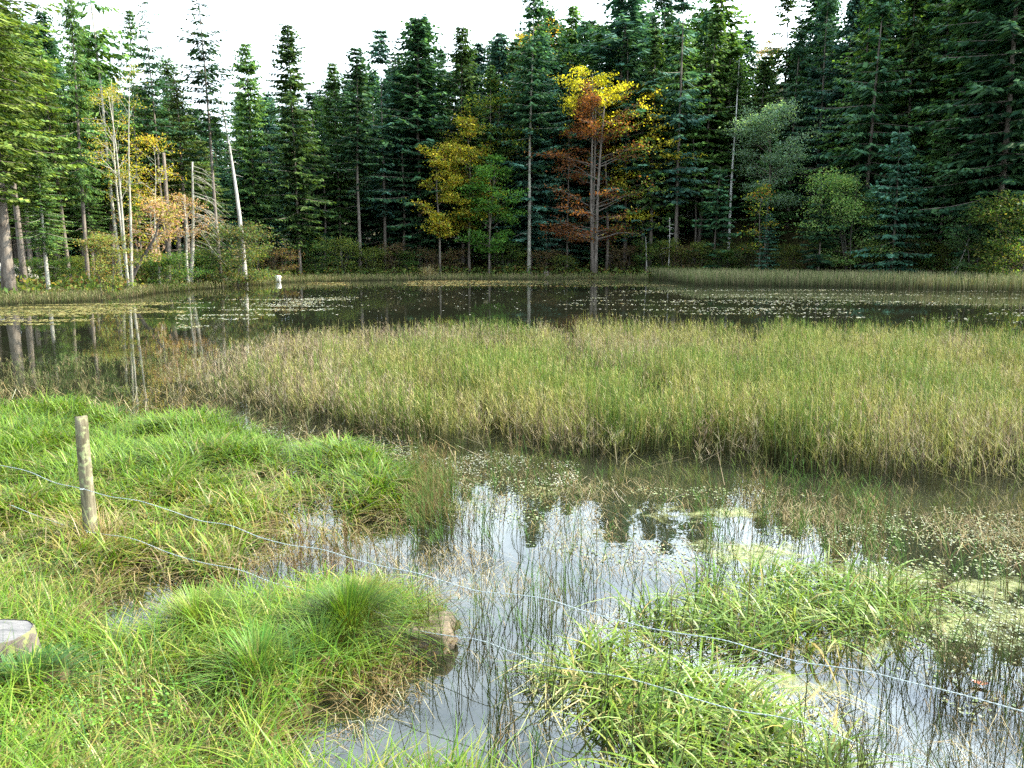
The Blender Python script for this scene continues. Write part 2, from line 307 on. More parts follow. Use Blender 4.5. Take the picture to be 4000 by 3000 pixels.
# clover leaves low in the turf
q = scatter(rng, 3400, PX([(60, 1420), (500, 1420), (700, 1560), (1000, 1700), (1000, 1900), (0, 1900)]), lambda x, y: onland(x, y) * (.15 + ss(.35, .65, fbm(x * 2, y * 2, 77)))); n = len(q)
a = rng.uniform(0, 6.28, n)[:, None] + np.arange(6)[None] * math.pi / 3; r = rng.uniform(.004, .009, n)[:, None]
tl = rng.normal(0, .35, (n, 2)); cx, cy = np.cos(a) * r, np.sin(a) * r; z = XYZ(q)[:, 2:3] + rng.uniform(.03, .09, (n, 1))
V = np.stack([q[:, :1] + cx, q[:, 1:] + cy, z + cx * tl[:, :1] + cy * tl[:, 1:]], -1).reshape(-1, 3); b = (np.arange(n) * 6)[:, None]
F = np.concatenate([b + np.array([[0, 1, 2, 3]]), b + np.array([[0, 3, 4, 5]])])
batch('clover', [(V, F, np.repeat(pick(rng, n, [(.08, .2, .025), (.14, .28, .04), (.22, .34, .08)], [3, 3, 1]), 6, 0))], M_grass, 'small round clover leaves low in the bank turf', 'clover')
# marsh grass belt on the left
q = scatter(rng, 33000, MARSH, lambda x, y: (.10 + .90 * ss(-.04, .03, Hh(x, y))) * ss(0, .45, np.abs(sdf(x, y, MARSH))) * (x > -10)); n = len(q)
vv = q[:, 1]; far = ss(6.5, 7.8, vv + (fbm(q[:, 0], vv, 81) - .5) * 2)
hh = (rng.uniform(.16, .34, n) * (1 - far) + rng.uniform(.22, .42, n) * far) * (.7 + .6 * fbm(q[:, 0] * 1.2, q[:, 1] * 1.2, 83))
lush = pick(rng, n, GREEN[:4] + STRAW[:1], [5, 5, 3, 2, .5]); dry = pick(rng, n, GREEN + STRAW, [5, 5, 2, 5, 4, 2, 1.5, 1, 1, .3])
k = (rng.uniform(0, 1, n) < far)[:, None]
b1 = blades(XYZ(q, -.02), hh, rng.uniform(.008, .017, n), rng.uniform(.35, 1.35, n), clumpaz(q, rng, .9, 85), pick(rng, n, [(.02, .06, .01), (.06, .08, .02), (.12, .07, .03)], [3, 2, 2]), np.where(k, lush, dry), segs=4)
q = scatter(rng, 6500, MARSH, lambda x, y: (1 - .8 * ss(8, 9.5, y)) * (x > -10)); n = len(q)       # flattened straw
p3 = XYZ(q); p3[:, 2] = np.maximum(p3[:, 2], 0) + rng.uniform(.005, .06, n)
qp = rng.normal(0, .13, (420, 2)) + onz(197, 1195)[:2]; bp = blades(XYZ(qp), rng.uniform(.18, .48, 420), rng.uniform(.004, .009, 420), rng.uniform(.3, 1.2, 420), rng.uniform(0, 6.28, 420), pick(rng, 420, [(.12, .07, .03), (.3, .2, .09)], [1, 1]), pick(rng, 420, STRAW[:3] + GREEN[:2], [3, 2, 3, 2, 2]), segs=4)
b2 = blades(p3, rng.uniform(.12, .35, n), rng.uniform(.003, .007, n), rng.uniform(.95, 1.3, n), clumpaz(q, rng, .8, 87), pick(rng, n, STRAW + [(.1, .06, .03)], [3, 3, 1, 3, 3]), pick(rng, n, STRAW + GREEN[3:5], [3, 3, 3, 1, 2, 2]), sag=.72)
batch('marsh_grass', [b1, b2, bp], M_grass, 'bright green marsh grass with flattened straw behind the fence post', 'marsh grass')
# broad leaved grass growing in the open water on the right
def patch(poly, nn, hr=(.2, .45), s=91):
    q = scatter(rng, nn, poly, lambda x, y: ss(0, .25, -sdf(x, y, poly)) * ss(.3, .55, fbm(x * 2.5, y * 2.5, s))); n = len(q)
    p = np.concatenate([q, np.full((n, 1), -.03)], 1)
    a1 = blades(p, rng.uniform(*hr, n), rng.uniform(.009, .018, n), rng.uniform(.5, 1.4, n), clumpaz(q, rng, 1.3, s + 1), pick(rng, n, [(.08, .12, .03), (.2, .15, .05)], [3, 1]), pick(rng, n, GREEN[:4] + [(.32, .42, .14), (.4, .3, .1)], [5, 6, 2, 4, 3, 1]), segs=5, sag=.62)
    return a1
G = [patch(PX([(1290, 1340), (1480, 1250), (1750, 1230), (1980, 1265), (2060, 1330), (2000, 1400), (1800, 1430), (1620, 1440), (1400, 1400)]), 950),
     patch(PX([(1150, 1480), (1250, 1380), (1420, 1370), (1560, 1460), (1700, 1560), (1900, 1660), (1900, 1800), (1150, 1800), (1300, 1640), (1250, 1560)]), 1150, (.18, .42), 95),
     patch(PX([(620, 1250), (760, 1230), (860, 1260), (800, 1300), (640, 1300)]), 160, (.15, .3), 99)]
batch('water_grass', G, M_grass, 'broad bright green grass leaves floating and arching over the open water', 'grass')
# reeds / horsetails
def horsetail(q, hr, rng, nside=6, cols=None, z0=-.05, wst=.0045, wsd=.003, lean=.12, sl=(.05, .11), upper=.35, dark=None):
    n = len(q); h = rng.uniform(*hr, n) if isinstance(hr, tuple) else hr
    az = rng.uniform(0, 6.28, n); bend = np.abs(rng.normal(0, lean, n)); p = np.concatenate([q, np.full((n, 1), z0)], 1)
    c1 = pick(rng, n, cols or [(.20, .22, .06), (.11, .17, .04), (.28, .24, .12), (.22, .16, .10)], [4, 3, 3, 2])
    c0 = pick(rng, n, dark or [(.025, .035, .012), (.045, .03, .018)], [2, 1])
    out = [blades(p, h, np.full(n, wst), bend, az, c0, c1, segs=2, tipfrac=.4, perp=rng.uniform(-.6, .6, n))]
    if nside:
        k = np.repeat(np.arange(n), nside); t = rng.uniform(upper, .98, len(k)); H_ = h[k]; B = bend[k]
        hor = B * H_ * t ** 1.7; up = H_ * (t - .45 * B * t ** 2.2)
        P = p[k] + np.stack([np.cos(az[k]) * hor, np.sin(az[k]) * hor, up], 1)
        L = rng.uniform(*sl, len(k)) * (1.25 - t * .6); a2 = rng.uniform(0, 6.28, len(k)); cc = c1[k] * rng.uniform(.7, 1.25, (len(k), 1))
        out.append(blades(P, L, np.full(len(k), wsd), rng.uniform(.3, 1.1, len(k)), a2, cc, cc, segs=1, tipfrac=.5, sag=.35))
    return out
far_e = PX([(3300, 725), (2600, 706), (2212, 700), (1900, 692), (1600, 688), (1200, 685), (800, 688), (600, 694), (470, 708), (370, 735)], .72)
BED = PX([(330, 850), (480, 878), (600, 915), (700, 925), (800, 955), (1000, 978), (1200, 998), (1400, 1006), (1700, 1025), (1950, 1050), (2212, 1078), (2500, 1105), (3300, 1150)]) + far_e
def bd(x, y):
    e = sdf(x, y, BED) + (fbm(x * 1.1, y * 1.1, 101, 4) - .5) * 1.2 * ss(17, 13, y) - .1
    return ss(0, -.35, e) * (.12 + .88 * ss(.34, .52, fbm(x * 1.5, y * .9, 103))) * np.clip(10 / y, .3, 1) * (1 - .85 * ss(-2.6, -5.0, x + (y - 12) * .35))
q = scatter(rng, 60000, BED, bd); n = len(q)
mix_ = .6 * fbm(q[:, 0] * .35, q[:, 1] * .35, 105) + .4 * fbm(q[:, 0] * 1.6, q[:, 1] * 1.6, 106)
purp = rng.uniform(0, 1, n) < np.clip(ss(-1, -6, q[:, 0] + rng.normal(0, 1, n)) * .8 + (mix_ - .5) * 3.2 + .2 + ss(13.5, 8, q[:, 1]) * .25, 0.15, .85)
hgt = rng.uniform(.42, .92, n) * (.72 + .5 * fbm(q[:, 0] * 1.1, q[:, 1] * 1.1, 107)) * (1 - .25 * ss(-2, -7, q[:, 0])) * (1 + .12 * ss(11, 8, q[:, 1]))
bed = horsetail(q[~purp], hgt[~purp], rng, 8, [(.31, .30, .08), (.20, .24, .055), (.42, .36, .16), (.05, .07, .02)], wst=.0055, wsd=.0045, lean=.22, sl=(.05, .14))
grn = ~purp & (fbm(q[:, 0] * .8, q[:, 1] * .8, 109) > .56)
bed += horsetail(q[grn], hgt[grn] * 1.06, rng, 8, [(.12, .2, .03), (.17, .24, .05), (.07, .13, .025)], wst=.0055, wsd=.0045, lean=.2, sl=(.05, .14))
qf = scatter(rng, 650, BED, lambda x, y: ss(-1.3, -.1, sdf(x, y, BED)) * (y < 13)); bed += horsetail(qf, (.35, .8), rng, 9, [(.30, .25, .12), (.2, .2, .06), (.38, .33, .2)], lean=.95, wst=.006, wsd=.004, sl=(.06, .14))
bed += horsetail(q[purp], hgt[purp] * .93, rng, 7, [(.32, .24, .15), (.22, .165, .12), (.46, .38, .26), (.10, .08, .05)], wst=.006, wsd=.0045, lean=.4, sl=(.05, .14))
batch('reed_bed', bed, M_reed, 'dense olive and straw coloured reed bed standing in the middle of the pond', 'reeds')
# sparse stems in the water: left shallow water, front edge of the bed, right foreground
def spr(poly, nn, s, hr, ns=10, wst=.004, wsd=.0022, cols=None, lean=.15, thr=(.42, .62), sl=(.05, .11)):
    q = scatter(rng, nn, poly, lambda x, y: ss(thr[0], thr[1], fbm(x * 1.9, y * 1.9, s)) + .03)
    return horsetail(q, hr, rng, ns, cols, wst=wst, wsd=wsd, lean=lean, sl=sl)
gcol = [(.07, .15, .03), (.10, .19, .04), (.16, .15, .06), (.20, .14, .07)]
S = spr(PX([(-300, 790), (250, 790), (420, 760), (520, 860), (650, 930), (800, 970), (620, 950), (300, 890), (-300, 890)]), 1000, 111, (.2, .5), 8, .005, .0035, [(.2, .2, .08), (.13, .17, .05), (.28, .22, .12)], .3)
S += spr(PX([(640, 940), (1000, 985), (1400, 1030), (1900, 1080), (2400, 1130), (2400, 1230), (1950, 1120), (1500, 1080), (1150, 1040), (950, 1000)]), 260, 113, (.2, .5), 12, .0045, .003, [(.09, .13, .025), (.15, .14, .04), (.2, .16, .08)], .5)
S += spr(PX([(930, 1010), (1500, 1060), (2400, 1140), (2400, 1500), (1900, 1420), (1500, 1400), (1000, 1390), (900, 1300), (700, 1260), (900, 1180)]), 800, 115, (.25, .62), 11, .005, .0024, gcol, .45, (.5, .64))
S += spr(PX([(870, 1390), (1250, 1290), (1900, 1400), (2300, 1330), (2300, 1850), (1000, 1850), (1060, 1600), (820, 1540)]), 330, 117, (.25, .6), 10, .0052, .002, [(.035, .06, .015), (.06, .12, .025), (.1, .08, .04)], .45, (.45, .65))
S += spr(PX([(1900, 1500), (2300, 1450), (2300, 1850), (1700, 1800)]), 320, 118, (.25, .6), 10, .0045, .0018, [(.05, .05, .02), (.1, .08, .04), (.08, .13, .04)], .4, (.4, .6))
S += spr(PX([(890, 1020), (990, 1060), (985, 1140), (900, 1170)]), 420, 119, (.3, .6), 12, .004, .0025, [(.12, .14, .04), (.2, .13, .06), (.08, .13, .03)], .3, (.1, .3))
S += spr(PX([(380, 1180), (760, 1180), (860, 1260), (760, 1290), (500, 1280), (380, 1240)]), 240, 120, (.2, .42), 9, .004, .002, [(.2, .13, .07), (.16, .08, .04), (.12, .13, .04)], .3, (.3, .5))
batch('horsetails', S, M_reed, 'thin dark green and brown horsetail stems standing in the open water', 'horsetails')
# low reeds along the far right shore and the left shore
belt = PX([(1380, 598), (1500, 617), (1800, 622), (2212, 632), (2500, 640)]) + PX([(2500, 608), (2212, 609), (1800, 605), (1500, 602), (1380, 596)])
q = scatter(rng, 16000, belt); b_ = horsetail(q, (.7, 1.15), rng, 2, [(.20, .21, .09), (.14, .17, .06), (.28, .24, .13)], wst=.03, wsd=.02, sl=(.1, .2))
lb = PX([(-150, 662), (0, 660), (120, 656), (255, 650), (340, 634), (460, 624), (620, 612), (760, 607), (900, 606), (1180, 604), (1400, 605)]) + PX([(1400, 601), (1180, 599.5), (900, 600), (750, 601), (630, 604), (560, 610), (450, 615), (340, 624), (255, 640), (120, 645), (-150, 650)])
q = scatter(rng, 9000, lb, lambda x, y: .15 + ss(.4, .6, fbm(x * .4, y * .4, 121)) * (1 - .75 * ss(-15, -2, x))); b_ += horsetail(q, (.2, .65), rng, 2, [(.22, .22, .09), (.14, .17, .05), (.3, .24, .13)], wst=.022, wsd=.015, sl=(.1, .2))
batch('shore_reeds', b_, M_reed, 'low reeds and sedge fringing the far shore', 'reeds')
# floating leaves, duckweed, algae, straw
def pads(q, r, cols, p, z=.005, tilt=0.05, k=6):
    n = len(q); a = rng.uniform(0, 6.28, n)[:, None] + np.arange(k)[None] * 2 * math.pi / k; rr = rng.uniform(r[0], r[1], (n, 1)) * rng.uniform(.75, 1.1, (n, k))
    cx, cy = np.cos(a) * rr * rng.uniform(.5, 1, (n, 1)), np.sin(a) * rr; tl = rng.normal(0, tilt, (n, 2))
    zz = z + rng.uniform(0, .004, (n, 1)) + np.abs(cx * tl[:, :1] + cy * tl[:, 1:])
    V = np.stack([q[:, :1] + cx, q[:, 1:] + cy, zz], -1).reshape(-1, 3); b = (np.arange(n) * k)[:, None]
    F = np.concatenate([b + np.array([[0, 1, 2, 3]]), b + np.array([[0, 3, 4, 5]])])
    return V, F, np.repeat(pick(rng, n, cols, p), k, 0)
PALE_GLINT = [(.38, .38, .30), (.28, .29, .18), (.5, .5, .44), (.16, .15, .06), (.4, .33, .16)]  # whitish leaf tones stand in for sky glints on the floating leaves
def clumps(s, a, b, sx=.5, sy=.35): return lambda x, y: ss(a, b, fbm(x * sx, y * sy, s, 4)) + .01
FL = [pads(scatter(rng, 3000, PX([(1350, 622), (2400, 628), (2400, 706), (1700, 688), (1350, 686), (1200, 660)]), clumps(131, .5, .66, .25, 1.0)), (.03, .075), [(.30, .30, .22), (.2, .21, .12), (.42, .42, .36), (.12, .12, .05), (.3, .25, .12)], [4, 3, 3, 1, 1], tilt=.12),  # the same sky glint is put into these far leaf colours
      pads(scatter(rng, 1300, PX([(380, 650), (760, 640), (820, 655), (560, 690), (380, 715)]), clumps(133, .5, .66, .3, 1.2)), (.03, .075), PALE_GLINT, [4, 3, 2, 1, 2], tilt=.12),
      pads(scatter(rng, 5000, PX([(-400, 665), (300, 655), (440, 645), (380, 690), (150, 705), (-400, 712)]), clumps(135, .44, .56, .3, 1.3)), (.04, .10), [(.24, .2, .07), (.3, .27, .12), (.18, .17, .05), (.12, .10, .03)], [4, 2, 3, 2], tilt=.05),
      pads(scatter(rng, 2500, PX([(560, 608), (1300, 603), (1500, 620), (600, 616)]), clumps(137, .45, .6, .3, .3)), (.05, .12), [(.32, .26, .1), (.2, .12, .05), (.3, .3, .15)], [3, 2, 1]),
      pads(scatter(rng, 260, PX([(560, 620), (1350, 612), (1250, 680), (700, 680)])), (.03, .07), PALE_GLINT, [2, 1, 4, 0, 1])]
near_w = PX([(930, 1010), (1500, 1050), (2400, 1120), (2400, 1700), (2100, 1560), (1700, 1300), (1150, 1180), (940, 1130)])
FL += [pads(scatter(rng, 4200, near_w, clumps(141, .42, .62, 1.1, 2.6)), (.005, .015), [(.22, .25, .12), (.18, .23, .07), (.34, .37, .26), (.12, .12, .04), (.24, .16, .07)], [4, 4, 2, 3, .8], tilt=.2),
       pads(scatter(rng, 1800, PX([(1750, 1130), (2400, 1150), (2400, 1420), (2000, 1380)]), clumps(143, .4, .52, 1.2, 1.4)), (.005, .014), [(.2, .23, .11), (.17, .22, .07), (.34, .37, .27)], [3, 3, 2], tilt=.2),
       pads(scatter(rng, 2300, PX([(450, 905), (800, 940), (1250, 1000), (1250, 1060), (900, 1010), (600, 950)]), clumps(145, .38, .62, 1.2, 2.4)), (.006, .015), [(.26, .27, .19), (.2, .21, .12), (.36, .36, .3), (.12, .12, .05), (.28, .23, .11)], [4, 3, 4, 1, 1], tilt=.2)]
batch('floating_leaves', FL, M_pad, 'pond leaves and duckweed with sky glints painted pale, floating in drifts on the water', 'pond weed')
def straw(poly, nn, L=(.08, .35), wd=(.002, .006), cols=STRAW + [(.1, .07, .035), (.55, .5, .38)], p=(3, 3, 2, 2, 3, 1), s=151, thr=(.4, .6), sc_=1.5):
    q = scatter(rng, nn, poly, lambda x, y: .05 + ss(thr[0], thr[1], fbm(x * sc_, y * sc_, s))); n = len(q)
    P = np.concatenate([q, rng.uniform(.003, .012, (n, 1))], 1)
    return blades(P, rng.uniform(*L, n), rng.uniform(*wd, n), np.full(n, 1.0), rng.uniform(0, 6.28, n), pick(rng, n, cols, p), pick(rng, n, cols, p), segs=2, sag=.985, tipfrac=.5)
ST = [straw(PX([(900, 1010), (1500, 1050), (2400, 1120), (2400, 1850), (1150, 1850), (1000, 1400), (900, 1180)]), 3600, (.05, .3), (.0015, .004)),
      straw(PX([(600, 1200), (1000, 1180), (1250, 1300), (900, 1300)]), 700, (.05, .25), (.0015, .004)),
      straw(PX([(1150, 1060), (2300, 1130), (2300, 1200), (1500, 1110)]), 450, (.1, .4), (.003, .006), s=153, cols=[(.2, .16, .08), (.12, .09, .045), (.3, .26, .15)], p=(2, 2, 1)),
      straw(PX([(0, 830), (450, 850), (900, 950), (1150, 1050), (700, 970), (450, 915), (0, 885)]), 350, (.15, .6), (.003, .009), s=155),
      straw(PX([(240, 1290), (420, 1300), (420, 1370), (260, 1390)]), 120, (.05, .25), (.002, .004)),
      straw(PX([(1150, 1440), (1800, 1500), (1800, 1760), (1150, 1800)]), 500, (.1, .35), (.004, .009), cols=[(.45, .38, .18), (.3, .32, .12)], p=(1, 1), s=157),
      straw(PX([(640, 1500), (900, 1420), (950, 1500), (700, 1660)]), 260, (.04, .2), (.002, .004), s=159)]
batch('dead_stems', ST, M_reed, 'dead straw and broken stems lying on the water', 'dead stems')
def algaemat():
    m, t = mat('algae'); o = N(t, 'ShaderNodeOutputMaterial'); g = N(t, 'ShaderNodeNewGeometry')
    n1 = N(t, 'ShaderNodeTexNoise', inp={'Scale': 2.6, 'Detail': 8, 'Roughness': .68, 'Distortion': 1.2}); t.links.new(g.outputs['Position'], n1.inputs[0])
    at = N(t, 'ShaderNodeAttribute', attribute_name='Col'); s = N(t, 'ShaderNodeSeparateXYZ'); t.links.new(at.outputs['Vector'], s.inputs[0])
    ad = N(t, 'ShaderNodeMath', operation='ADD'); t.links.new(s.outputs[0], ad.inputs[0]); t.links.new(n1.outputs[0], ad.inputs[1])
    r = N(t, 'ShaderNodeMapRange', inp={1: .90, 2: 1.08, 3: 0, 4: .6}); t.links.new(ad.outputs[0], r.inputs[0])
    n2 = N(t, 'ShaderNodeTexNoise', inp={'Scale': 14, 'Detail': 6}); t.links.new(g.outputs['Position'], n2.inputs[0]); c = N(t, 'ShaderNodeValToRGB')
    c.color_ramp.elements[0].position = .35; c.color_ramp.elements[0].color = (.16, .17, .04, 1); c.color_ramp.elements[1].position = .65; c.color_ramp.elements[1].color = (.36, .38, .15, 1); t.links.new(n2.outputs[0], c.inputs[0])
    p = N(t, 'ShaderNodeBsdfPrincipled', inp={'Roughness': .5}); t.links.new(c.outputs[0], p.inputs['Base Color'])
    tr = N(t, 'ShaderNodeBsdfTransparent'); mx = N(t, 'ShaderNodeMixShader'); t.links.new(r.outputs[0], mx.inputs[0]); t.links.new(tr.outputs[0], mx.inputs[1]); t.links.new(p.outputs[0], mx.inputs[2]); t.links.new(mx.outputs[0], o.inputs[0]); return m
ax = np.arange(-1, 7, .07); ay = np.arange(3.2, 9, .07); X, Y = np.meshgrid(ax, ay); x_, y_ = X.ravel(), Y.ravel()
wt = np.zeros_like(x_)
for (vx, vy, rx, ry, am) in [(1580, 1108, .35, .22, .62), (1620, 1195, .55, .3, .66), (1500, 1180, .4, .3, .5), (1900, 1245, .7, .35, .64), (2130, 1270, .5, .3, .6), (1800, 1400, .5, .25, .58), (2080, 1380, .5, .35, .5), (1650, 1350, .5, .3, .5), (1450, 1110, .6, .4, .5), (1250, 1150, .5, .4, .46), (2000, 1330, .8, .3, .55), (1750, 1480, .6, .25, .5), (1000, 1100, .5, .4, .42), (2200, 1350, .5, .4, .6), (1200, 1060, .6, .35, .5), (2150, 1460, .4, .2, .5)]:
    c = onz(vx, vy); wt = np.maximum(wt, am * .9 * np.exp(-((x_ - c[0]) / rx / 1.35) ** 2 - ((y_ - c[1]) / ry / 1.35) ** 2))
nx, ny = len(ax), len(ay); i = (np.arange(ny - 1)[:, None] * nx + np.arange(nx - 1)[None]).ravel(); F = np.stack([i, i + 1, i + nx + 1, i + nx], -1); F = F[(wt[F] > .08).any(1)]
link('algae', mesh('algae', np.stack([x_, y_, np.full_like(x_, .0035)], 1), F, np.stack([wt] * 3, 1)), algaemat(), kind='stuff', label='yellow green algae mats floating on the open water', category='algae')
# ------------------------------------------------------------------ fence: post with two twisted wires
PY = 6.14; pb = ondepth(195, 1190, PY); pt_ = ondepth(177, 900, PY); pb[2] = H1(pb[0], PY) - .3
fence = tag(empty('wire_fence', (pb[0], PY, 0)), 'grey round wooden fence post with two sagging twisted wires crossing the foreground', 'fence')
rg = random.Random(4)
def post(P0, P1, nm='post'):
    g = Geo(); P0, P1 = np.array(P0), np.array(P1); k = 14; rows = []
    n = 22
    for i in range(n):
        t = i / (n - 1); c = P0 * (1 - t) + P1 * t + np.array([.008 * math.sin(5 * t), 0, 0]); r = .056 - .009 * t
        if i == n - 1: r *= .93
        a = np.arange(k) * 2 * math.pi / k; rr = r * (1 + .07 * (vn(a * 2.2, a * 0 + t * 3, 5) - .5) + .05 * (vn(a * 5, a * 0 + t * 14, 6) - .5))
        rows.append(np.stack([c[0] + rr * np.cos(a), c[1] + rr * np.sin(a), np.full(k, c[2]) + (.004 * np.sin(a * 2) if i > n - 3 else 0)], 1))
    V = np.concatenate(rows + [np.array([[P1[0], P1[1], P1[2] + .004]])]); i = np.arange(n - 1)[:, None] * k; j = np.arange(k)[None]; j2 = (j + 1) % k
    F4 = np.stack([i + j, i + j2, i + k + j2, i + k + j], -1).reshape(-1, 4); jj = np.arange(k)
    F3 = np.stack([(n - 1) * k + jj, (n - 1) * k + (jj + 1) % k, jj * 0 + n * k], 1)
    me = mesh(nm, V - np.array([pb[0], PY, 0]), [F3, F4], np.ones((len(V), 3)), True); return link(nm, me, M_post, fence)
M_post = barkmat('weathered_post', (.06, .052, .03), (.19, .165, .11), 26, lich=(.22, .24, .12), stretch=.12)
post(pb, pt_)
m, t = mat('blue_grey_wire'); o = N(t, 'ShaderNodeOutputMaterial'); p = N(t, 'ShaderNodeBsdfPrincipled', inp={'Roughness': .45, 'Metallic': .15}); p.inputs['Base Color'].default_value = (.36, .41, .42, 1); t.links.new(p.outputs[0], o.inputs[0]); M_wire = m
A = np.array([pb[0], PY - .05]); B = np.array([2.16, 2.93]); dv = B - A
def onplane(vx, vy):                     # point of the fence plane under that photo point
    d = ray(vx, vy); nrm = np.array([dv[1], -dv[0]]); t = (nrm @ A) / (nrm[0] * d[0] + nrm[1] * d[1]); return np.array([d[0] * t, d[1] * t, CAMH + d[2] * t])
def smooth_path(P, n):
    P = np.array(P); s = np.concatenate([[0], np.cumsum(np.linalg.norm(np.diff(P, axis=0), axis=1))]); u = np.linspace(0, s[-1], n); m_ = np.gradient(P, s, axis=0); o_ = []
    for x in u:
        k = min(np.searchsorted(s, x, 'right') - 1, len(s) - 2); h = s[k + 1] - s[k]; q = (x - s[k]) / h
        o_.append((2 * q ** 3 - 3 * q * q + 1) * P[k] + (q ** 3 - 2 * q * q + q) * h * m_[k] + (-2 * q ** 3 + 3 * q * q) * P[k + 1] + (q ** 3 - q * q) * h * m_[k + 1])
    return np.array(o_)
up_px = [(0, 1005), (60, 1018), (120, 1043), (175, 1055), (235, 1072), (300, 1082), (365, 1102), (430, 1124), (500, 1136), (560, 1160), (620, 1176), (700, 1188), (765, 1208), (830, 1224), (900, 1238), (960, 1256), (1030, 1276), (1110, 1284), (1180, 1294), (1250, 1316), (1330, 1338), (1400, 1356), (1480, 1370), (1560, 1382), (1640, 1405), (1720, 1428), (1800, 1440), (1880, 1452), (1960, 1472), (2060, 1496), (2150, 1520), (2240, 1545)]
lo_px = [(20, 1090), (110, 1125), (200, 1150), (290, 1165), (370, 1196), (440, 1216), (520, 1232), (600, 1262), (680, 1278), (760, 1295), (830, 1330), (890, 1358), (960, 1372), (1040, 1384), (1110, 1410), (1180, 1436), (1260, 1450), (1340, 1462), (1430, 1486), (1520, 1515), (1600, 1536), (1690, 1550), (1780, 1575), (1860, 1610), (1940, 1640), (2020, 1660), (2120, 1686)]
g_end = [(2.16 + .9, 2.93 - .602)]
for nm, px in (('wire', up_px), ('wire', lo_px)):
    P = [onplane(*q) for q in px]; e = P[-1]; P.append(np.array([3.3, A[1] + dv[1] / dv[0] * (3.3 - A[0]), e[2] + .01]))
    C_ = smooth_path(P, 1500); s = np.concatenate([[0], np.cumsum(np.linalg.norm(np.diff(C_, axis=0), axis=1))])
    T = np.gradient(C_, axis=0); T /= np.linalg.norm(T, axis=1)[:, None]; S_ = np.cross(T, [0, 0, 1]); S_ /= np.linalg.norm(S_, axis=1)[:, None]; U_ = np.cross(S_, T)
    g = Geo()
    for ph in (0, math.pi):
        a = s / .055 * 2 * math.pi + ph; g.tube(C_ + .0016 * (np.cos(a)[:, None] * S_ + np.sin(a)[:, None] * U_) - np.array([pb[0], PY, 0]), .0015, k=5)
    link('wire', g.mesh('wire', True), M_wire, fence)
xe = 3.3; ye = A[1] + dv[1] / dv[0] * (xe - A[0]) + .06
post((xe, ye, H1(xe, ye) - .3), (xe, ye, 1.05))
for zpx in ((178, 1056), (193, 1149)):
    c = onplane(*zpx) - np.array([pb[0], PY, 0]) - np.array([.0, .005, 0]); g = Geo()
    g.tube([c + (-.012, .01, 0), c + (-.012, -.012, 0), c + (.012, -.012, 0), c + (.012, .01, 0)], .003, k=5)
    o = link('staple', g.mesh('staple'), M_wire, fence)
# ------------------------------------------------------------------ tree stump at the left edge
c = onz(-18, 1366, .36); gz = H1(c[0], c[1]); R0 = .20
st = tag(empty('tree_stump', (c[0], c[1], gz)), 'sawn tree stump with weathered grey top in the grass at the left edge', 'stump')
k = 40; a = np.arange(k) * 2 * math.pi / k; prof = 1 + .10 * (vn(a * 1.5 + 3, a * 0, 7) - .5) + .05 * np.sin(a * 3); rows = []; zt = .36 - gz
for z, f in ((-.15, 1.32), (0, 1.18), (zt * .35, 1.06), (zt * .8, 1.0), (zt * .96, .985), (zt, .95)):
    rr = R0 * f * (1 + (prof - 1) * (1 + (f - 1) * 4)) * (1 + .05 * (vn(a * 9, a * 0 + z * 9, 8) - .5)); rows.append(np.stack([rr * np.cos(a), rr * .9 * np.sin(a), np.full(k, z) + .008 * (vn(a * 4, a * 0, 2) - .5)], 1))
i = np.arange(5)[:, None] * k; j = np.arange(k)[None]; j2 = (j + 1) % k
V = np.concatenate(rows); F = np.stack([i + j, i + j2, i + k + j2, i + k + j], -1).reshape(-1, 4)
M_stumpb = barkmat('stump_bark', (.05, .04, .033), (.14, .12, .10), 14, lich=(.17, .2, .06), stretch=.5)
link('bark', mesh('bark', V, F, np.ones((len(V), 3)), True), M_stumpb, st)
rings = [1, .8, .6, .4, .2]; base = rows[-1] + np.array([0, 0, .001]); V = np.concatenate([base * np.array([r, r, 1]) + np.array([0, 0, .006 * math.sin(r * 5)]) for r in rings] + [np.array([[0, 0, zt]])])
F4 = np.concatenate([np.stack([i * k + jj, (i + 1) * k + jj, (i + 1) * k + (jj + 1) % k, i * k + (jj + 1) % k], 1) for i in range(4) for jj in [np.arange(k)]])[:, ::-1]; jj = np.arange(k); F3 = np.stack([4 * k + jj, 4 * k + (jj + 1) % k, jj * 0 + 5 * k], 1)
m, t = mat('sawn_wood'); o = N(t, 'ShaderNodeOutputMaterial'); p = N(t, 'ShaderNodeBsdfPrincipled', inp={'Roughness': .85}); g_ = N(t, 'ShaderNodeTexCoord'); mp_ = N(t, 'ShaderNodeMapping'); mp_.inputs['Scale'].default_value = (2.5, 11, 1); mp_.inputs['Rotation'].default_value = (0, 0, -.3)
n_ = N(t, 'ShaderNodeTexNoise', inp={'Scale': 2.2, 'Detail': 9, 'Roughness': .65}); r_ = N(t, 'ShaderNodeValToRGB'); e = r_.color_ramp.elements; e[0].position = .38; e[0].color = (.06, .06, .065, 1); e[1].position = .72; e[1].color = (.17, .16, .155, 1)
t.links.new(g_.outputs['Object'], mp_.inputs[0]); t.links.new(mp_.outputs[0], n_.inputs[0]); t.links.new(n_.outputs[0], r_.inputs[0]); t.links.new(r_.outputs[0], p.inputs['Base Color'])
b_ = N(t, 'ShaderNodeBump', inp={'Strength': .5, 'Distance': .01}); t.links.new(n_.outputs[0], b_.inputs['Height']); t.links.new(b_.outputs[0], p.inputs['Normal']); t.links.new(p.outputs[0], o.inputs[0])
link('sawn_top', mesh('sawn_top', V, [F3, F4], np.ones((len(V), 3)), True), m, st)
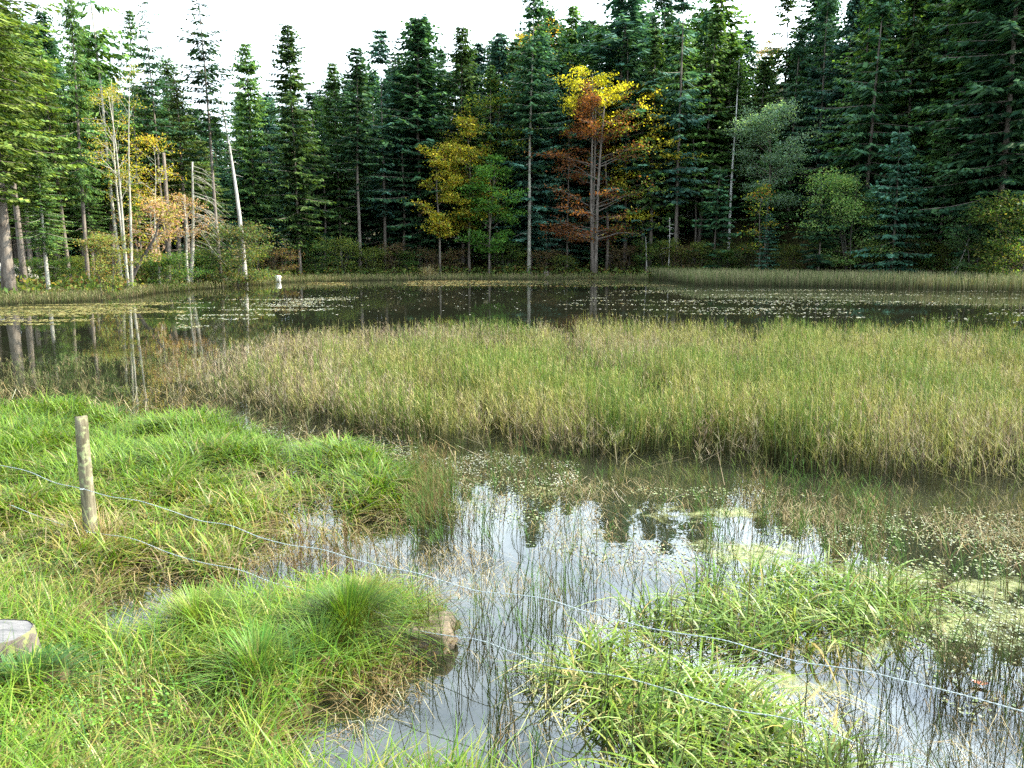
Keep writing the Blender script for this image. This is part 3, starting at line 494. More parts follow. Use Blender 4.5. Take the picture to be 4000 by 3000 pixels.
# ------------------------------------------------------------------ mossy stone at the water's edge
def blob(nx_, ny_, f):
    u = np.linspace(0, 2 * math.pi, nx_, endpoint=False); v = np.linspace(.001, math.pi - .001, ny_); U, V_ = np.meshgrid(u, v)
    d = np.stack([np.cos(U) * np.sin(V_), np.sin(U) * np.sin(V_), np.cos(V_)], -1).reshape(-1, 3); V = f(d)
    i = np.arange(ny_ - 1)[:, None] * nx_; j = np.arange(nx_)[None]; j2 = (j + 1) % nx_
    return V, np.stack([i + j, i + nx_ + j, i + nx_ + j2, i + j2], -1).reshape(-1, 4)
def rockf(sx, sy, sz, s, e=.55):
    def f(d):
        q = np.sign(d) * np.abs(d) ** e; q = q / np.abs(q).max(1, keepdims=True) * .6 + q * .4
        n_ = .74 + .34 * fbm(d[:, 0] * 2.3 + d[:, 2] + 9, d[:, 1] * 2.3 + d[:, 2] * 1.7, s) + .10 * fbm(d[:, 0] * 8 + d[:, 2] * 5, d[:, 1] * 8, s + 3)
        return q * n_[:, None] * np.array([sx, sy, sz])
    return f
c = onz(880, 1352, .12)
m, t = mat('mossy_stone'); o = N(t, 'ShaderNodeOutputMaterial'); p = N(t, 'ShaderNodeBsdfPrincipled', inp={'Roughness': .95}); g_ = N(t, 'ShaderNodeTexCoord'); n_ = N(t, 'ShaderNodeTexNoise', inp={'Scale': 16, 'Detail': 8}); r_ = N(t, 'ShaderNodeValToRGB'); e = r_.color_ramp.elements; e[0].position = .36; e[0].color = (.06, .045, .03, 1); e[1].position = .62; e[1].color = (.13, .10, .065, 1)
t.links.new(g_.outputs['Object'], n_.inputs[0]); t.links.new(n_.outputs[0], r_.inputs[0]); t.links.new(r_.outputs[0], p.inputs['Base Color']); b_ = N(t, 'ShaderNodeBump', inp={'Strength': .9, 'Distance': .03}); t.links.new(n_.outputs[0], b_.inputs['Height']); t.links.new(b_.outputs[0], p.inputs['Normal']); t.links.new(p.outputs[0], o.inputs[0])
rk = tag(empty('mossy_stone', (c[0], c[1], 0)), 'rough stone with moss patches at the water beside the sedge tussock', 'stone'); V, F = blob(40, 26, rockf(.31, .17, .15, 8, 1.0)); V[:, 2] += .02
link('stone', mesh('stone', V, F, np.ones((len(V), 3)), True), m, rk)
rng = np.random.default_rng(3); top = V[(V[:, 2] > .03)]; w_ = fbm(top[:, 0] * 9, top[:, 1] * 9, 17); top = top[(w_ > .30) & (top[:, 0] < .22)]
q = top[rng.integers(0, len(top), 4200)] + rng.normal(0, .018, (4200, 3)) * np.array([1, 1, .3]); n = len(q)
b = blades(q, rng.uniform(.015, .04, n), rng.uniform(.004, .007, n), rng.uniform(.2, 1, n), rng.uniform(0, 6.28, n), pick(rng, n, [(.06, .07, .01)], [1]), pick(rng, n, [(.12, .15, .02), (.2, .2, .03), (.08, .1, .015)], [2, 1, 2]), segs=1)
link('moss', mesh('moss', b[0], b[1], b[2]), M_grass, rk)
# ------------------------------------------------------------------ sedge tussocks
def tussock(px, rad, h, n, label, cols, root=(.2, .11, .05), s=1, wd=(.002, .004), flop=(.3, 1.3)):
    c = onz(*px); gz = max(H1(c[0], c[1]), 0); r_ = np.random.default_rng(s); o = tag(empty('grass_tussock', (c[0], c[1], gz)), label, 'tussock', 'grass tussocks on the bank')
    q = r_.normal(0, rad * .33, (n, 2)); a = np.arctan2(q[:, 1], q[:, 0]) + r_.normal(0, .35, n); rr = np.hypot(q[:, 0], q[:, 1]) / rad
    P = np.concatenate([q, (.05 * (1 - rr))[:, None]], 1)
    b = blades(P, r_.uniform(.7, 1.1, n) * h, r_.uniform(*wd, n), np.clip(rr * 1.3, flop[0], flop[1]) + r_.uniform(-.1, .2, n), a, pick(r_, n, [root, (.06, .09, .02)], [2, 2]), pick(r_, n, cols, [3] * len(cols)), segs=5, sag=.6)
    link('leaves', mesh('leaves', *b), M_grass, o)
    V, F = blob(20, 12, rockf(rad * .62, rad * .6, .09, s + 4, .9)); link('root_mound', mesh('root_mound', V, F, np.ones((len(V), 3)), True), M_soil, o)
M_soil = barkmat('root_soil', (.03, .02, .012), (.12, .075, .04), 22)
tussock((755, 1400), .25, .36, 1300, 'dense dark green sedge tussock with brown roots beside the mossy stone', [(.03, .10, .012), (.07, .17, .015), (.16, .25, .03)], root=(.10, .05, .02), s=1, wd=(.003, .0065), flop=(.15, 1.4))
tussock((560, 1500), .24, .34, 420, 'broad bladed bright green grass tussock left of the dark sedge tussock', [(.09, .24, .03), (.14, .3, .04), (.06, .17, .02)], s=2, wd=(.004, .008))
tussock((690, 1450), .2, .3, 420, 'bright green grass tussock leaning to the water between two other tussocks', [(.09, .22, .02), (.16, .29, .04)], s=3, wd=(.003, .006))
tussock((800, 1330), .2, .22, 500, 'yellowing straw coloured tussock behind the dark sedge tussock', [(.30, .25, .08), (.38, .3, .12), (.16, .22, .04)], s=4)
tussock((430, 1390), .2, .32, 500, 'small green grass tussock by the small pool near the post', [(.12, .24, .03), (.2, .28, .05)], s=5, wd=(.004, .007))
tussock((60, 1560), .3, .2, 800, 'low dark green leafy tussock in front of the tree stump', [(.04, .13, .03), (.06, .17, .04)], s=6, wd=(.005, .01))
# ------------------------------------------------------------------ reddish leaf on the water
c = onz(2117, 1482); ln = np.linspace(-1, 1, 9); wv = .022 * (1 - ln ** 2) ** .7; V = []
for l_, w_ in zip(ln, wv):
    for s_ in (-1, 0, 1): V.append((l_ * .045, s_ * w_, .014 + .008 * l_ * l_ + .006 * abs(s_)))
i = np.arange(8)[:, None] * 3 + np.arange(2)[None]; F = np.stack([i, i + 3, i + 4, i + 1], -1).reshape(-1, 4)
lf = link('fallen_leaf', mesh('fallen_leaf', V, F, np.tile([.5, .16, .08], (27, 1))), M_pad); lf.location = (c[0], c[1], 0); lf.rotation_euler = (0, 0, -.4); tag(lf, 'single reddish brown leaf floating on the water at the right', 'leaf')
# ------------------------------------------------------------------ conifers
class Tree: pass
def conifer(seed, H=24, R_=3.2, cb=.25, dens=1.0, droop=.25, sparse=0., tw=(.35, .85), col=((.022, .050, .018), (.04, .085, .028), (.06, .11, .035)), rtr=.17, dead=6, wid=.115, top=.0, shape=.55, side=0, bark=None):
    rg = np.random.default_rng(seed); g = Geo(); lean = rg.normal(0, .01 * H, 2); z = np.linspace(0, H, 14); px = lean[0] * (z / H) ** 2 + .05 * np.sin(z * .4 + seed); py = lean[1] * (z / H) ** 2
    rr = rtr * (1 - (z / H) * .95) ** .8; rr[0] *= 1.35; z[0] = -.4; g.tube(np.stack([px, py, z], 1), rr, k=8)
    cx = lambda h: np.stack([lean[0] * (h / H) ** 2 + .05 * np.sin(h * .4 + seed), lean[1] * (h / H) ** 2, h])
    LV, LC = [], []; hs = []; h = H * cb
    while h < H - .15:
        hs.append(h); h += (.6 if h < H * .85 else .34) / dens * rg.uniform(.7, 1.3)
    C3 = np.array(col)
    for h in hs:
        f = (H - h) / (H * (1 - cb)); Lmax = R_ * min(1, f ** shape * 1.1) * (1 - .45 * ss(.8, 1, f)); gap = vn(np.array([h * .35]), np.array([seed * 3.]), 4)[0]
        nb = rg.integers(5, 9)
        if sparse and gap < sparse: nb = rg.integers(1, 4)
        a0 = rg.uniform(0, 6.28)
        for b in range(nb):
            L = (Lmax * rg.uniform(.4, 1.2) + .12); a = a0 + b * 6.28 / nb + rg.normal(0, .25); dr = droop * (1.2 * f) + rg.normal(0, .06) - .25 * (1 - f)
            m = max(int(L / .28 * dens), 3); t = np.linspace(.12, 1, m); d = np.array([math.cos(a), math.sin(a)])
            P = np.stack([d[0] * L * t, d[1] * L * t, -dr * L * t + .22 * L * dr * 1.5 * t ** 3], 1) + cx(h)
            if b % 2 == 0: g.tube(np.array([cx(h), P[m // 2], P[-1]]), [.03 * L / 3 + .008, .018 * L / 3 + .004, .004], k=3, cap=False)
            n_ = m * 4; k = np.repeat(np.arange(m), 4); sgn = np.tile([-1, 1, -1, 1], m); tt = t[k]
            aa = a + sgn * rg.uniform(.5, 1.15, n_); l = np.minimum(tw[0] + (1 - tt) * L * .32, tw[1]) * rg.uniform(.6, 1.2, n_) * (.6 + .4 * (1 - tt) + .25)
            hang = rg.uniform(.0, .55, n_) + droop * .6; B = P[k] + rg.normal(0, .04, (n_, 3))
            D = np.stack([np.cos(aa), np.sin(aa), -hang], 1); D /= np.linalg.norm(D, axis=1)[:, None]; W = np.stack([-np.sin(aa), np.cos(aa), rg.normal(0, .5, n_)], 1) * (wid * rg.uniform(.6, 1.3, n_))[:, None]
            V = np.stack([B, B + D * l[:, None] * .45 + W, B + D * l[:, None], B + D * l[:, None] * .5 - W], 1)
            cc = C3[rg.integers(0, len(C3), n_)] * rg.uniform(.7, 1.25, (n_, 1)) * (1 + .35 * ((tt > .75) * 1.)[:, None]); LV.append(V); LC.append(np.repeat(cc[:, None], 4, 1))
    for b in range(dead):                # dead side branches on the bare trunk
        h = rg.uniform(.12, cb + .1) * H; a = rg.uniform(0, 6.28); L = rg.uniform(.4, 1.6); c_ = cx(h)
        g.tube(np.array([c_, c_ + [math.cos(a) * L * .5, math.sin(a) * L * .5, -.05 * L], c_ + [math.cos(a) * L, math.sin(a) * L, -.25 * L]]), [.022, .014, .004], k=3, cap=False)
    LV = np.concatenate(LV).reshape(-1, 3); LC = np.concatenate(LC).reshape(-1, 3); n_ = len(LV) // 4; F = np.arange(n_ * 4).reshape(-1, 4)
    T = Tree(); T.trunk = g.mesh('trunk', True); T.trunk.materials.append(bark or M_bark); T.crown = mesh('crown', LV, F, LC); T.crown.materials.append(M_needle); T.H = H; return T
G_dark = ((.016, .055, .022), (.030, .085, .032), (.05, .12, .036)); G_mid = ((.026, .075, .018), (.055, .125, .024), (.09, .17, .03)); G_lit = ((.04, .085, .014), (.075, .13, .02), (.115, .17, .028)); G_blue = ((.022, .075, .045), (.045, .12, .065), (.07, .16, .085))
G_young = ((.045, .12, .03), (.07, .17, .045), (.11, .23, .06)); G_yblue = ((.035, .12, .06), (.06, .17, .085), (.095, .23, .11))
KIND = {'dense': [conifer(11, 24, 4.3, .10, 1.05, .28, col=G_dark), conifer(12, 24, 3.9, .14, 1.05, .22, col=G_mid), conifer(13, 24, 4.6, .12, 1.0, .32, col=G_blue), conifer(14, 24, 3.9, .2, 1.0, .3, col=G_mid, rtr=.19)],
      'more': [conifer(15, 22, 4.8, .08, .85, .45, .3, col=G_dark, shape=.7), conifer(16, 25, 3.4, .18, 1.15, .12, .25, col=G_blue, shape=.45), conifer(17, 23, 4.2, .22, .9, .5, .2, col=G_mid, shape=.8, tw=(.3, .6))],
      'tall': [conifer(21, 26, 3.5, .30, .9, .25, .45, col=G_mid), conifer(22, 26, 3.0, .36, .9, .2, .5, col=G_dark), conifer(23, 26, 3.4, .25, .85, .3, .4, col=G_blue)],
      'bare': [conifer(31, 26, 1.9, .58, .8, .15, .5, col=G_dark, dead=16), conifer(32, 26, 2.0, .62, .8, .2, .45, col=G_mid, dead=20)],
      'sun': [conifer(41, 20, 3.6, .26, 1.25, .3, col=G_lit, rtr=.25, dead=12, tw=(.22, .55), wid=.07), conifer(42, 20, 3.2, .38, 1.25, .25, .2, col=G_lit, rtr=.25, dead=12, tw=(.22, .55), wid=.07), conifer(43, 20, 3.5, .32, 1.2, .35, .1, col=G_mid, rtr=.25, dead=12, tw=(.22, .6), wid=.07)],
      'airy': [conifer(51, 26, 3.0, .42, .8, .12, .5, col=G_mid, tw=(.3, .7), wid=.09), conifer(52, 26, 3.2, .40, .85, .08, .5, col=G_dark, tw=(.3, .7), wid=.09)],
      'young': [conifer(61, 9, 2.3, .04, 1.3, .15, col=G_young, rtr=.09, dead=0, tw=(.25, .5), wid=.08), conifer(62, 9, 2.2, .05, 1.3, .2, col=G_yblue, rtr=.08, dead=0, tw=(.25, .5), wid=.08), conifer(63, 9, 1.8, .05, 1.2, .25, .2, col=G_dark, rtr=.08, dead=2)]}
placed = []
def xat(vx, Y, z):
    px = vx * 1024 / 2212 - 512; return px * (Y * CP - (z - CAMH) * SP) / FPX
def ztop(vy, Y):
    py = 384 - vy * 768 / 1659; return CAMH + Y * (py * CP - FPX * SP) / (FPX * CP + py * SP)
def put(proto, X_, Y_, Hgt, label, cat, name, group=None, rot=0, fat=1.0, sink=.0, bark=None, lean=(0, 0)):
    gz = H1(X_, Y_) - sink; root = tag(empty(name, (X_, Y_, gz)), label, cat, group); s_ = Hgt / proto.H
    t_ = link('trunk', proto.trunk, None, root); c_ = link('crown', proto.crown, None, root)
    if bark: t_.material_slots[0].link = 'OBJECT'; t_.material_slots[0].material = bark
    root.scale = (s_ * fat, s_ * fat, s_); root.rotation_euler = (lean[0], lean[1], rot); placed.append((X_, Y_)); return root
rr = random.Random(5)
def con(kind, i, vx, Y, vtop, label, fat=1.0, name='spruce_tree', bark=None, lean=(0, 0), group=None, Hmax=40):
    X_ = xat(vx, Y, 1); Z_ = H1(X_, Y); X_ = xat(vx, Y, Z_); zt_ = ztop(vtop, Y); return put(KIND[kind][i], X_, Y, min(zt_ - H1(X_, Y), Hmax), label, 'spruce' if 'spruce' in name else 'tree', name, group, rr.uniform(0, 6.28), fat, bark=bark, lean=lean)
G1 = 'conifers on the left shore'; G2 = 'conifers behind the pond'; G3 = 'conifers on the right hillside'
# left shore (nearer, in the sun)
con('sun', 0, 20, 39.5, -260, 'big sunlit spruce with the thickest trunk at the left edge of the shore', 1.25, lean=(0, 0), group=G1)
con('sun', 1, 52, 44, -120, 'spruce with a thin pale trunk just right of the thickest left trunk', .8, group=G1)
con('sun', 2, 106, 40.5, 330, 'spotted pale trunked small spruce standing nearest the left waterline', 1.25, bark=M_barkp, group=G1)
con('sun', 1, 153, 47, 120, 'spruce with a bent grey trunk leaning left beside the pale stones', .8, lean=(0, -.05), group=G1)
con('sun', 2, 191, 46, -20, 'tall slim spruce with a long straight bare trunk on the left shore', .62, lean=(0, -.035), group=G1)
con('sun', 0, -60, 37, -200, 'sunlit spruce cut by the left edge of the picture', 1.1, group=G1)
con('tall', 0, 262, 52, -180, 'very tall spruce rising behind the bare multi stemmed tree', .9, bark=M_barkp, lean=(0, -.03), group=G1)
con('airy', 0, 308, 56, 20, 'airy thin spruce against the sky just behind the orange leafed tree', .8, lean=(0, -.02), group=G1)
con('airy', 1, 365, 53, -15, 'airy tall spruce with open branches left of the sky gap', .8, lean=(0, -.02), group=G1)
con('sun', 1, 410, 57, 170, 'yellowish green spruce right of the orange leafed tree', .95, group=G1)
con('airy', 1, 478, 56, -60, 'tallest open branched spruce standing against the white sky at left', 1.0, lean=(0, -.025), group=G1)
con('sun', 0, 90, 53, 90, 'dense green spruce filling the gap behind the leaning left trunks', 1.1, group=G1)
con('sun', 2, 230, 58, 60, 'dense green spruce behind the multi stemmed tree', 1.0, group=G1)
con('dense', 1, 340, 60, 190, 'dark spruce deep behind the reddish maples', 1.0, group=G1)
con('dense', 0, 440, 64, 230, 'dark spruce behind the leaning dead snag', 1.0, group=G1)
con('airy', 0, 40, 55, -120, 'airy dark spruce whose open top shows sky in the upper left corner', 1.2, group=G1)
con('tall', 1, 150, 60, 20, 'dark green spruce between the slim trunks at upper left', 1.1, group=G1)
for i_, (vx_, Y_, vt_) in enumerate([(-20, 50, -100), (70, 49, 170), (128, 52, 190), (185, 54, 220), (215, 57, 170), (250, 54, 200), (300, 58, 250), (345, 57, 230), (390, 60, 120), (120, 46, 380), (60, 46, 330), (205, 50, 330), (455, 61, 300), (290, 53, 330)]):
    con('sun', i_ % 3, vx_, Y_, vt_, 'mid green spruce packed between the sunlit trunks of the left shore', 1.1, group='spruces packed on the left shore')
# far shore, centre
con('dense', 3, 558, 70, 88, 'pointed spruce with a narrow top right of the leaning dead snag', .85, group=G2)
con('dense', 1, 649, 67.5, 50, 'tall layered spruce with a visible trunk behind the white marker', .95, group=G2)
con('dense', 2, 590, 74, 210, 'broad dark spruce between the pointed one and the layered one', 1, group=G2)
con('tall', 1, 778, 72, 95, 'spruce with a slim dark trunk and thin forked top left of centre', 1.25, group=G2)
con('dense', 3, 738, 76, 130, 'spruce with a ragged top behind the slim dark trunk', .9, group=G2)
con('tall', 2, 834, 75, 55, 'spruce with a tufted candle like top left of the tallest dark spruce', 1.15, group=G2)
con('dense', 0, 908, 76, 28, 'tallest broad dark spruce left of centre with a sharp peak', 1.35, group=G2)
con('dense', 2, 935, 79, 48, 'spruce leaning against the right side of the tallest broad one', 1.1, group=G2)
con('dense', 1, 1000, 77, 52, 'narrow pointed spruce above the yellow leafed trees', .9, group=G2)
con('dense', 2, 1040, 84, 95, 'small rounded spruce top behind the yellow leafed trees', 1, group=G2)
con('dense', 2, 1070, 80, 65, 'bluish spruce left of the tall bare trunk', 1.1, group=G2)
con('tall', 1, 1142, 73, -60, 'very tall spruce with a long pale bare trunk near the centre of the shore', 1.0, bark=M_barkp, group=G2)
con('dense', 0, 1187, 84, 12, 'dark spruce peak right of the orange top', .9, group=G2)
con('dense', 1, 1236, 86, 8, 'slim spruce peak left of the massive one', .9, group=G2)
con('dense', 2, 1318, 78, -50, 'massive bluish spruce rising behind the yellow topped beech', 1.6, group=G2)
con('dense', 0, 1370, 84, 20, 'dark spruce right behind the massive bluish one', 1.1, group=G2)
con('bare', 0, 1225, 75, 130, 'thin straight spruce trunk left of the yellow topped beech', .8, group=G2)
# right side
con('tall', 1, 1427, 86, -60, 'tall spruce with a pale upper trunk above the beech', 1.1, bark=M_barkp, group=G3)
con('tall', 2, 1457, 73, -80, 'very tall spruce with a thin dark trunk right of the beech', 1.0, group=G3)
con('dense', 1, 1543, 84, -90, 'large sunlit spruce touching the top edge right of centre', 1.2, group=G3)
con('dense', 3, 1500, 88, 10, 'spruce behind the thin dark trunk', 1.0, group=G3)
con('bare', 1, 1572, 74, 130, 'spruce with a whitish bare trunk and small flat top', 1.25, bark=M_white, group=G3)
con('dense', 2, 1610, 90, 60, 'rounded spruce below the gap of sky at upper right', 1.2, group=G3)
con('tall', 0, 1687, 86, -30, 'spruce with a broken thin top left of the right hillside wood', 1.2, group=G3)
con('young', 0, 1656, 74, 290, 'young bright green spruce behind the silvery willow', 1.0, group=G3)
con('dense', 0, 1740, 84, -40, 'dark spruce on the hillside right of the sky gap', 1.2, group=G3)
con('dense', 3, 1860, 76, -140, 'spruce with a grey trunk standing free on the right hillside', 1.0, group=G3)
con('tall', 2, 1945, 80, -120, 'spruce with a pale trunk visible below its high crown on the hillside', 1.1, group=G3)
con('dense', 0, 2142, 58, -380, 'huge dark spruce with the thick trunk near the right edge', 1.15, group=G3)
con('young', 1, 1924, 61, 282, 'young bluish spruce in front of the right hillside', 1.05, group=G3)
con('young', 0, 2025, 62, 255, 'young green spruce with a pointed tip left of the thick right trunk', 1.0, group=G3)
con('young', 2, 1765, 63, 395, 'small dark spruce at the shore right of the silvery willow', 1.2, group=G3)
con('young', 2, 1540, 70, 360, 'small spruce with thin drooping branches left of the silvery willow', 1.2, group=G3)
con('young', 1, 1655, 66, 460, 'lowest young spruce standing in front of the silvery willow', 1, group=G3)
con('dense', 1, 2060, 66, -300, 'tall spruce left of the huge right trunk', 1.0, group=G3)
con('dense', 2, 2230, 62, -350, 'dark spruce cut by the right edge of the picture', 1.2, group=G3)
con('dense', 3, 2000, 76, -200, 'dark hillside spruce behind the two young ones', 1.1, group=G3)
con('dense', 2, 1800, 74, -20, 'bluish spruce hanging over the hillside clearing', 1.0, group=G3)
# forest behind: rows of conifers
lab = {0: ('dark spruce deep in the wood behind the left shore', G1), 1: ('dark spruce in the shade of the wood behind the middle of the far shore', G2), 2: ('dark spruce crowded on the wooded hillside behind the right shore', G3)}
def skyline(vx): return float(np.interp(vx, [-200, 0, 250, 300, 480, 560, 700, 800, 900, 1000, 1100, 1300, 1560, 1640, 1700, 1760, 2400], [-150, -20, 130, 170, 240, 190, 180, 140, 100, 110, 80, 30, 20, 100, 40, -60, -300]))
cnt = 0
for row, (Y0, st_) in enumerate([(78, 52), (84, 56), (91, 52), (99, 58), (110, 62), (124, 70)]):
    vx = -180 + row * 17
    while vx < 2420:
        vx += st_ * rr.uniform(.75, 1.3); Yl = 54 if vx < 260 else 62 if vx < 520 else 76
        if vx > 1800: Yl = 64
        Y_ = Yl + (Y0 - 78) * 1.0 + rr.uniform(-2.5, 2.5); X_ = xat(vx, Y_, 3)
        if any((X_ - a) ** 2 + (Y_ - b) ** 2 < 4 for a, b in placed): continue
        gz = H1(X_, Y_); top = ztop(skyline(vx) + rr.uniform(-10, 60), Y_); hh_ = min(top - gz, 30 + rr.uniform(-3, 3))
        if hh_ < 6: continue
        pr = rr.choice(KIND['dense'] + KIND['more'] + KIND['more'] + KIND['tall'] + ([KIND['bare'][0]] if row < 2 else [])); z_ = 0 if vx < 500 else 1 if vx < 1400 else 2
        put(pr, X_, Y_, hh_, lab[z_][0], 'spruce', 'spruce_tree', lab[z_][1], rr.uniform(0, 6.28), rr.uniform(.85, 1.35), lean=(rr.gauss(0, .012), rr.gauss(0, .015))); cnt += 1
print('forest rows', cnt)
# young conifers and low branches in the shade under the tall ones
for i_ in range(58):
    vx = -60 + i_ * 41 + rr.uniform(-15, 15); Yl = 57 if vx < 300 else 67 if vx < 560 else 79; Yl = 70 if vx > 1850 else Yl; Y_ = Yl + rr.uniform(-2, 7); X_ = xat(vx, Y_, 2)
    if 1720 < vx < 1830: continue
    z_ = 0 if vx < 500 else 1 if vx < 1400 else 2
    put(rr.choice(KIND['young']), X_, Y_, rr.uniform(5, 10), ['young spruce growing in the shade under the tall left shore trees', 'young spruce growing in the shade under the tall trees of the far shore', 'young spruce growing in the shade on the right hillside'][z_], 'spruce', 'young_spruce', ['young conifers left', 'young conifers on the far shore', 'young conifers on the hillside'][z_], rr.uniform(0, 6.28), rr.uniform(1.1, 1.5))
# ------------------------------------------------------------------ broadleaf trees and shrubs
def broadleaf(seed, H=10, spread=3, cb=.3, stems=1, nl=9000, ls=.14, cols=None, bark=None, limbs=26, flat=.35, splay=.12, colf=None, up=.5, bare=0., rt=.12, clump=.35, shape=None, leanv=(0, 0), wig=.25, sub=4, thin=0.):
    rg = np.random.default_rng(seed); g = Geo(); tips = []; dirs = rg.uniform(0, 6.28, stems)
    for s in range(stems):
        a = dirs[s] if stems > 1 else 0; off = splay * H * (rg.uniform(.6, 1.1) if stems > 1 else 0); b0 = np.array([math.cos(a), math.sin(a)]) * (.12 * stems ** .5 if stems > 1 else 0)
        z = np.linspace(0, H * rg.uniform(.85, 1) if s else H, 9); f = z / H; ph = rg.uniform(0, 6, 2)
        P = np.stack([b0[0] + math.cos(a) * off * f + leanv[0] * f ** 1.4 + wig * np.sin(f * 5 + ph[0]) * f, b0[1] + math.sin(a) * off * f + leanv[1] * f ** 1.4 + wig * np.sin(f * 4 + ph[1]) * f, z], 1); P[0, 2] = -.3
        r = rt / stems ** .35 * (1 - f * .93) ** .9; r[0] *= 1.3; g.tube(P, r, k=7)
        for l in range(max(limbs // stems, 2)):
            q = cb + (1 - cb) * rg.uniform(0, 1) ** 1.15; i = q * 8; i0 = min(int(i), 7); p0 = P[i0] + (P[i0 + 1] - P[i0]) * (i - i0)
            u = (q - cb) / (1 - cb); pr = shape(u) if shape else math.sin(math.pi * min(max(.12 + u * .83, 0), 1)) ** .7
            L = spread * pr * rg.uniform(.6, 1.1); aa = rg.uniform(0, 6.28); el = up * rg.uniform(.3, 1.2) + .5 * u
            d = np.array([math.cos(aa) * math.cos(el), math.sin(aa) * math.cos(el), math.sin(el)]); tt = np.linspace(0, 1, 6)[:, None]
            Q = p0 + d * L * tt + np.array([0, 0, 1]) * (-.12 * L) * tt ** 2 + rg.normal(0, .05 * L, (6, 3)) * tt; g.tube(Q, np.linspace(r[i0] * .42, .006, 6), k=4, cap=False)
            tips += [Q[j] for j in (3, 4, 5)]
            for m_ in range(sub):
                j = rg.integers(2, 6); a2 = aa + rg.normal(0, .9); l2 = L * rg.uniform(.2, .5); Q2 = Q[j] + np.array([math.cos(a2), math.sin(a2), rg.uniform(-.2, .5)]) * l2 * np.linspace(0, 1, 4)[:, None] + rg.normal(0, .03, (4, 3)) * np.linspace(0, 1, 4)[:, None]
                g.tube(Q2, np.linspace(.014, .004, 4), k=3, cap=False); tips += [Q2[1], Q2[2], Q2[3]]
    tips = np.array(tips)
    if bare: tips = tips[rg.permutation(len(tips))[:int(len(tips) * (1 - bare))]]
    if thin: tips = tips[rg.uniform(0, 1, len(tips)) > thin * ss(.62, .15, tips[:, 2] / H)]
    T = Tree(); T.H = H; T.trunk = g.mesh('trunk', True); T.trunk.materials.append(bark or M_barkp)
    c = tips[rg.integers(0, len(tips), nl)] + rg.normal(0, clump, (nl, 3)) * np.array([1, 1, flat])
    s1 = rg.uniform(.6, 1.3, nl) * ls; A_ = rg.normal(0, 1, (nl, 3)) * np.array([1, 1, .6]); A_ /= np.linalg.norm(A_, axis=1)[:, None]; B_ = np.cross(A_, rg.normal(0, 1, (nl, 3)) * np.array([.5, .5, 1.3])); B_ /= np.linalg.norm(B_, axis=1)[:, None] + 1e-6
    V = np.stack([c - A_ * s1[:, None] * .5, c + B_ * s1[:, None] * .35, c + A_ * s1[:, None] * .5, c - B_ * s1[:, None] * .35], 1)
    cc = colf(c / H, rg) if colf else pick(rg, nl, cols, [1] * len(cols), .3)
    T.crown = mesh('crown', V.reshape(-1, 3), np.arange(nl * 4).reshape(-1, 4), np.repeat(cc, 4, 0)); T.crown.materials.append(M_leaf); return T
YEL = [(.56, .42, .035), (.62, .50, .055), (.42, .36, .05)]; ORG = [(.34, .14, .03), (.42, .21, .04), (.26, .09, .02)]; PINK = [(.42, .24, .15), (.34, .18, .10), (.5, .34, .22), (.3, .26, .08)]; YG = [(.30, .32, .035), (.20, .26, .035), (.42, .36, .05)]; GR = [(.05, .12, .03), (.08, .16, .04), (.035, .08, .02)]; GREY = [(.17, .27, .18), (.24, .34, .23), (.11, .19, .11)]
def bl(T, vx, Y, vtop, label, name='broadleaf_tree', cat='tree', group=None, fat=1., rot=0, H_=None, lean=(0, 0)):
    X_ = xat(vx, Y, 1); X_ = xat(vx, Y, H1(X_, Y)); return put(T, X_, Y, H_ or ztop(vtop, Y) - H1(X_, Y), label, cat, name, group, rot, fat, lean=lean)
bl(broadleaf(101, 16.5, 3.0, .45, 3, 3200, .12, limbs=40, cols=YEL + ORG[1:2] + YG + YG, splay=.10, up=1.0, bare=.5, rt=.2, flat=.5, clump=.3), 280, 45, 160, 'multi stemmed pale barked tree with sparse yellow and orange leaves on the left shore', fat=.95)
bl(broadleaf(102, 9, 2.6, .55, 1, 2300, .12, limbs=22, cols=ORG[1:2] + YEL + YG, rt=.08, flat=.4, clump=.25), 345, 51, 310, 'slim orange leafed tree right of the multi stemmed tree')
bl(broadleaf(103, 5.2, 1.6, .55, 1, 1800, .11, limbs=22, cols=PINK, rt=.08, flat=.7, clump=.22), 345, 48.5, 440, 'slim sapling with pinkish leaves left of the reddish maple')
bl(broadleaf(104, 6, 1.7, .55, 1, 2200, .11, limbs=22, cols=PINK, rt=.12, flat=.7, clump=.22), 408, 52, 428, 'small maple with reddish pink leaves beside the dead snag')
sh = broadleaf(105, 3, 1.5, .1, 5, 5000, .10, limbs=34, cols=[(.14, .2, .05), (.2, .25, .08), (.26, .24, .08), (.28, .18, .06)], splay=.2, rt=.04, clump=.2, up=.9, bark=M_barkd)
sh2 = broadleaf(106, 3, 2.2, .05, 6, 6000, .11, limbs=44, cols=[(.06, .11, .035), (.10, .14, .05), (.16, .13, .05)], splay=.25, rt=.04, clump=.3, up=.7, bark=M_barkd)
sh3 = broadleaf(107, 3, 2.0, .05, 6, 6000, .13, limbs=40, cols=GR + [(.16, .18, .04)], splay=.25, rt=.04, clump=.32, up=.7, bark=M_barkd)
sh4 = broadleaf(108, 3, 1.9, .05, 6, 4500, .13, limbs=36, cols=[(.13, .17, .03), (.2, .2, .04), (.06, .1, .03), (.09, .14, .03)], splay=.25, rt=.04, clump=.32, up=.7, bark=M_barkd)
sh5 = broadleaf(109, 3, 1.9, .05, 6, 3500, .12, limbs=36, cols=[(.2, .12, .06), (.14, .09, .05), (.12, .13, .04)], splay=.25, rt=.04, clump=.32, up=.6, bark=M_barkd)
GS = 'shrubs along the shore'
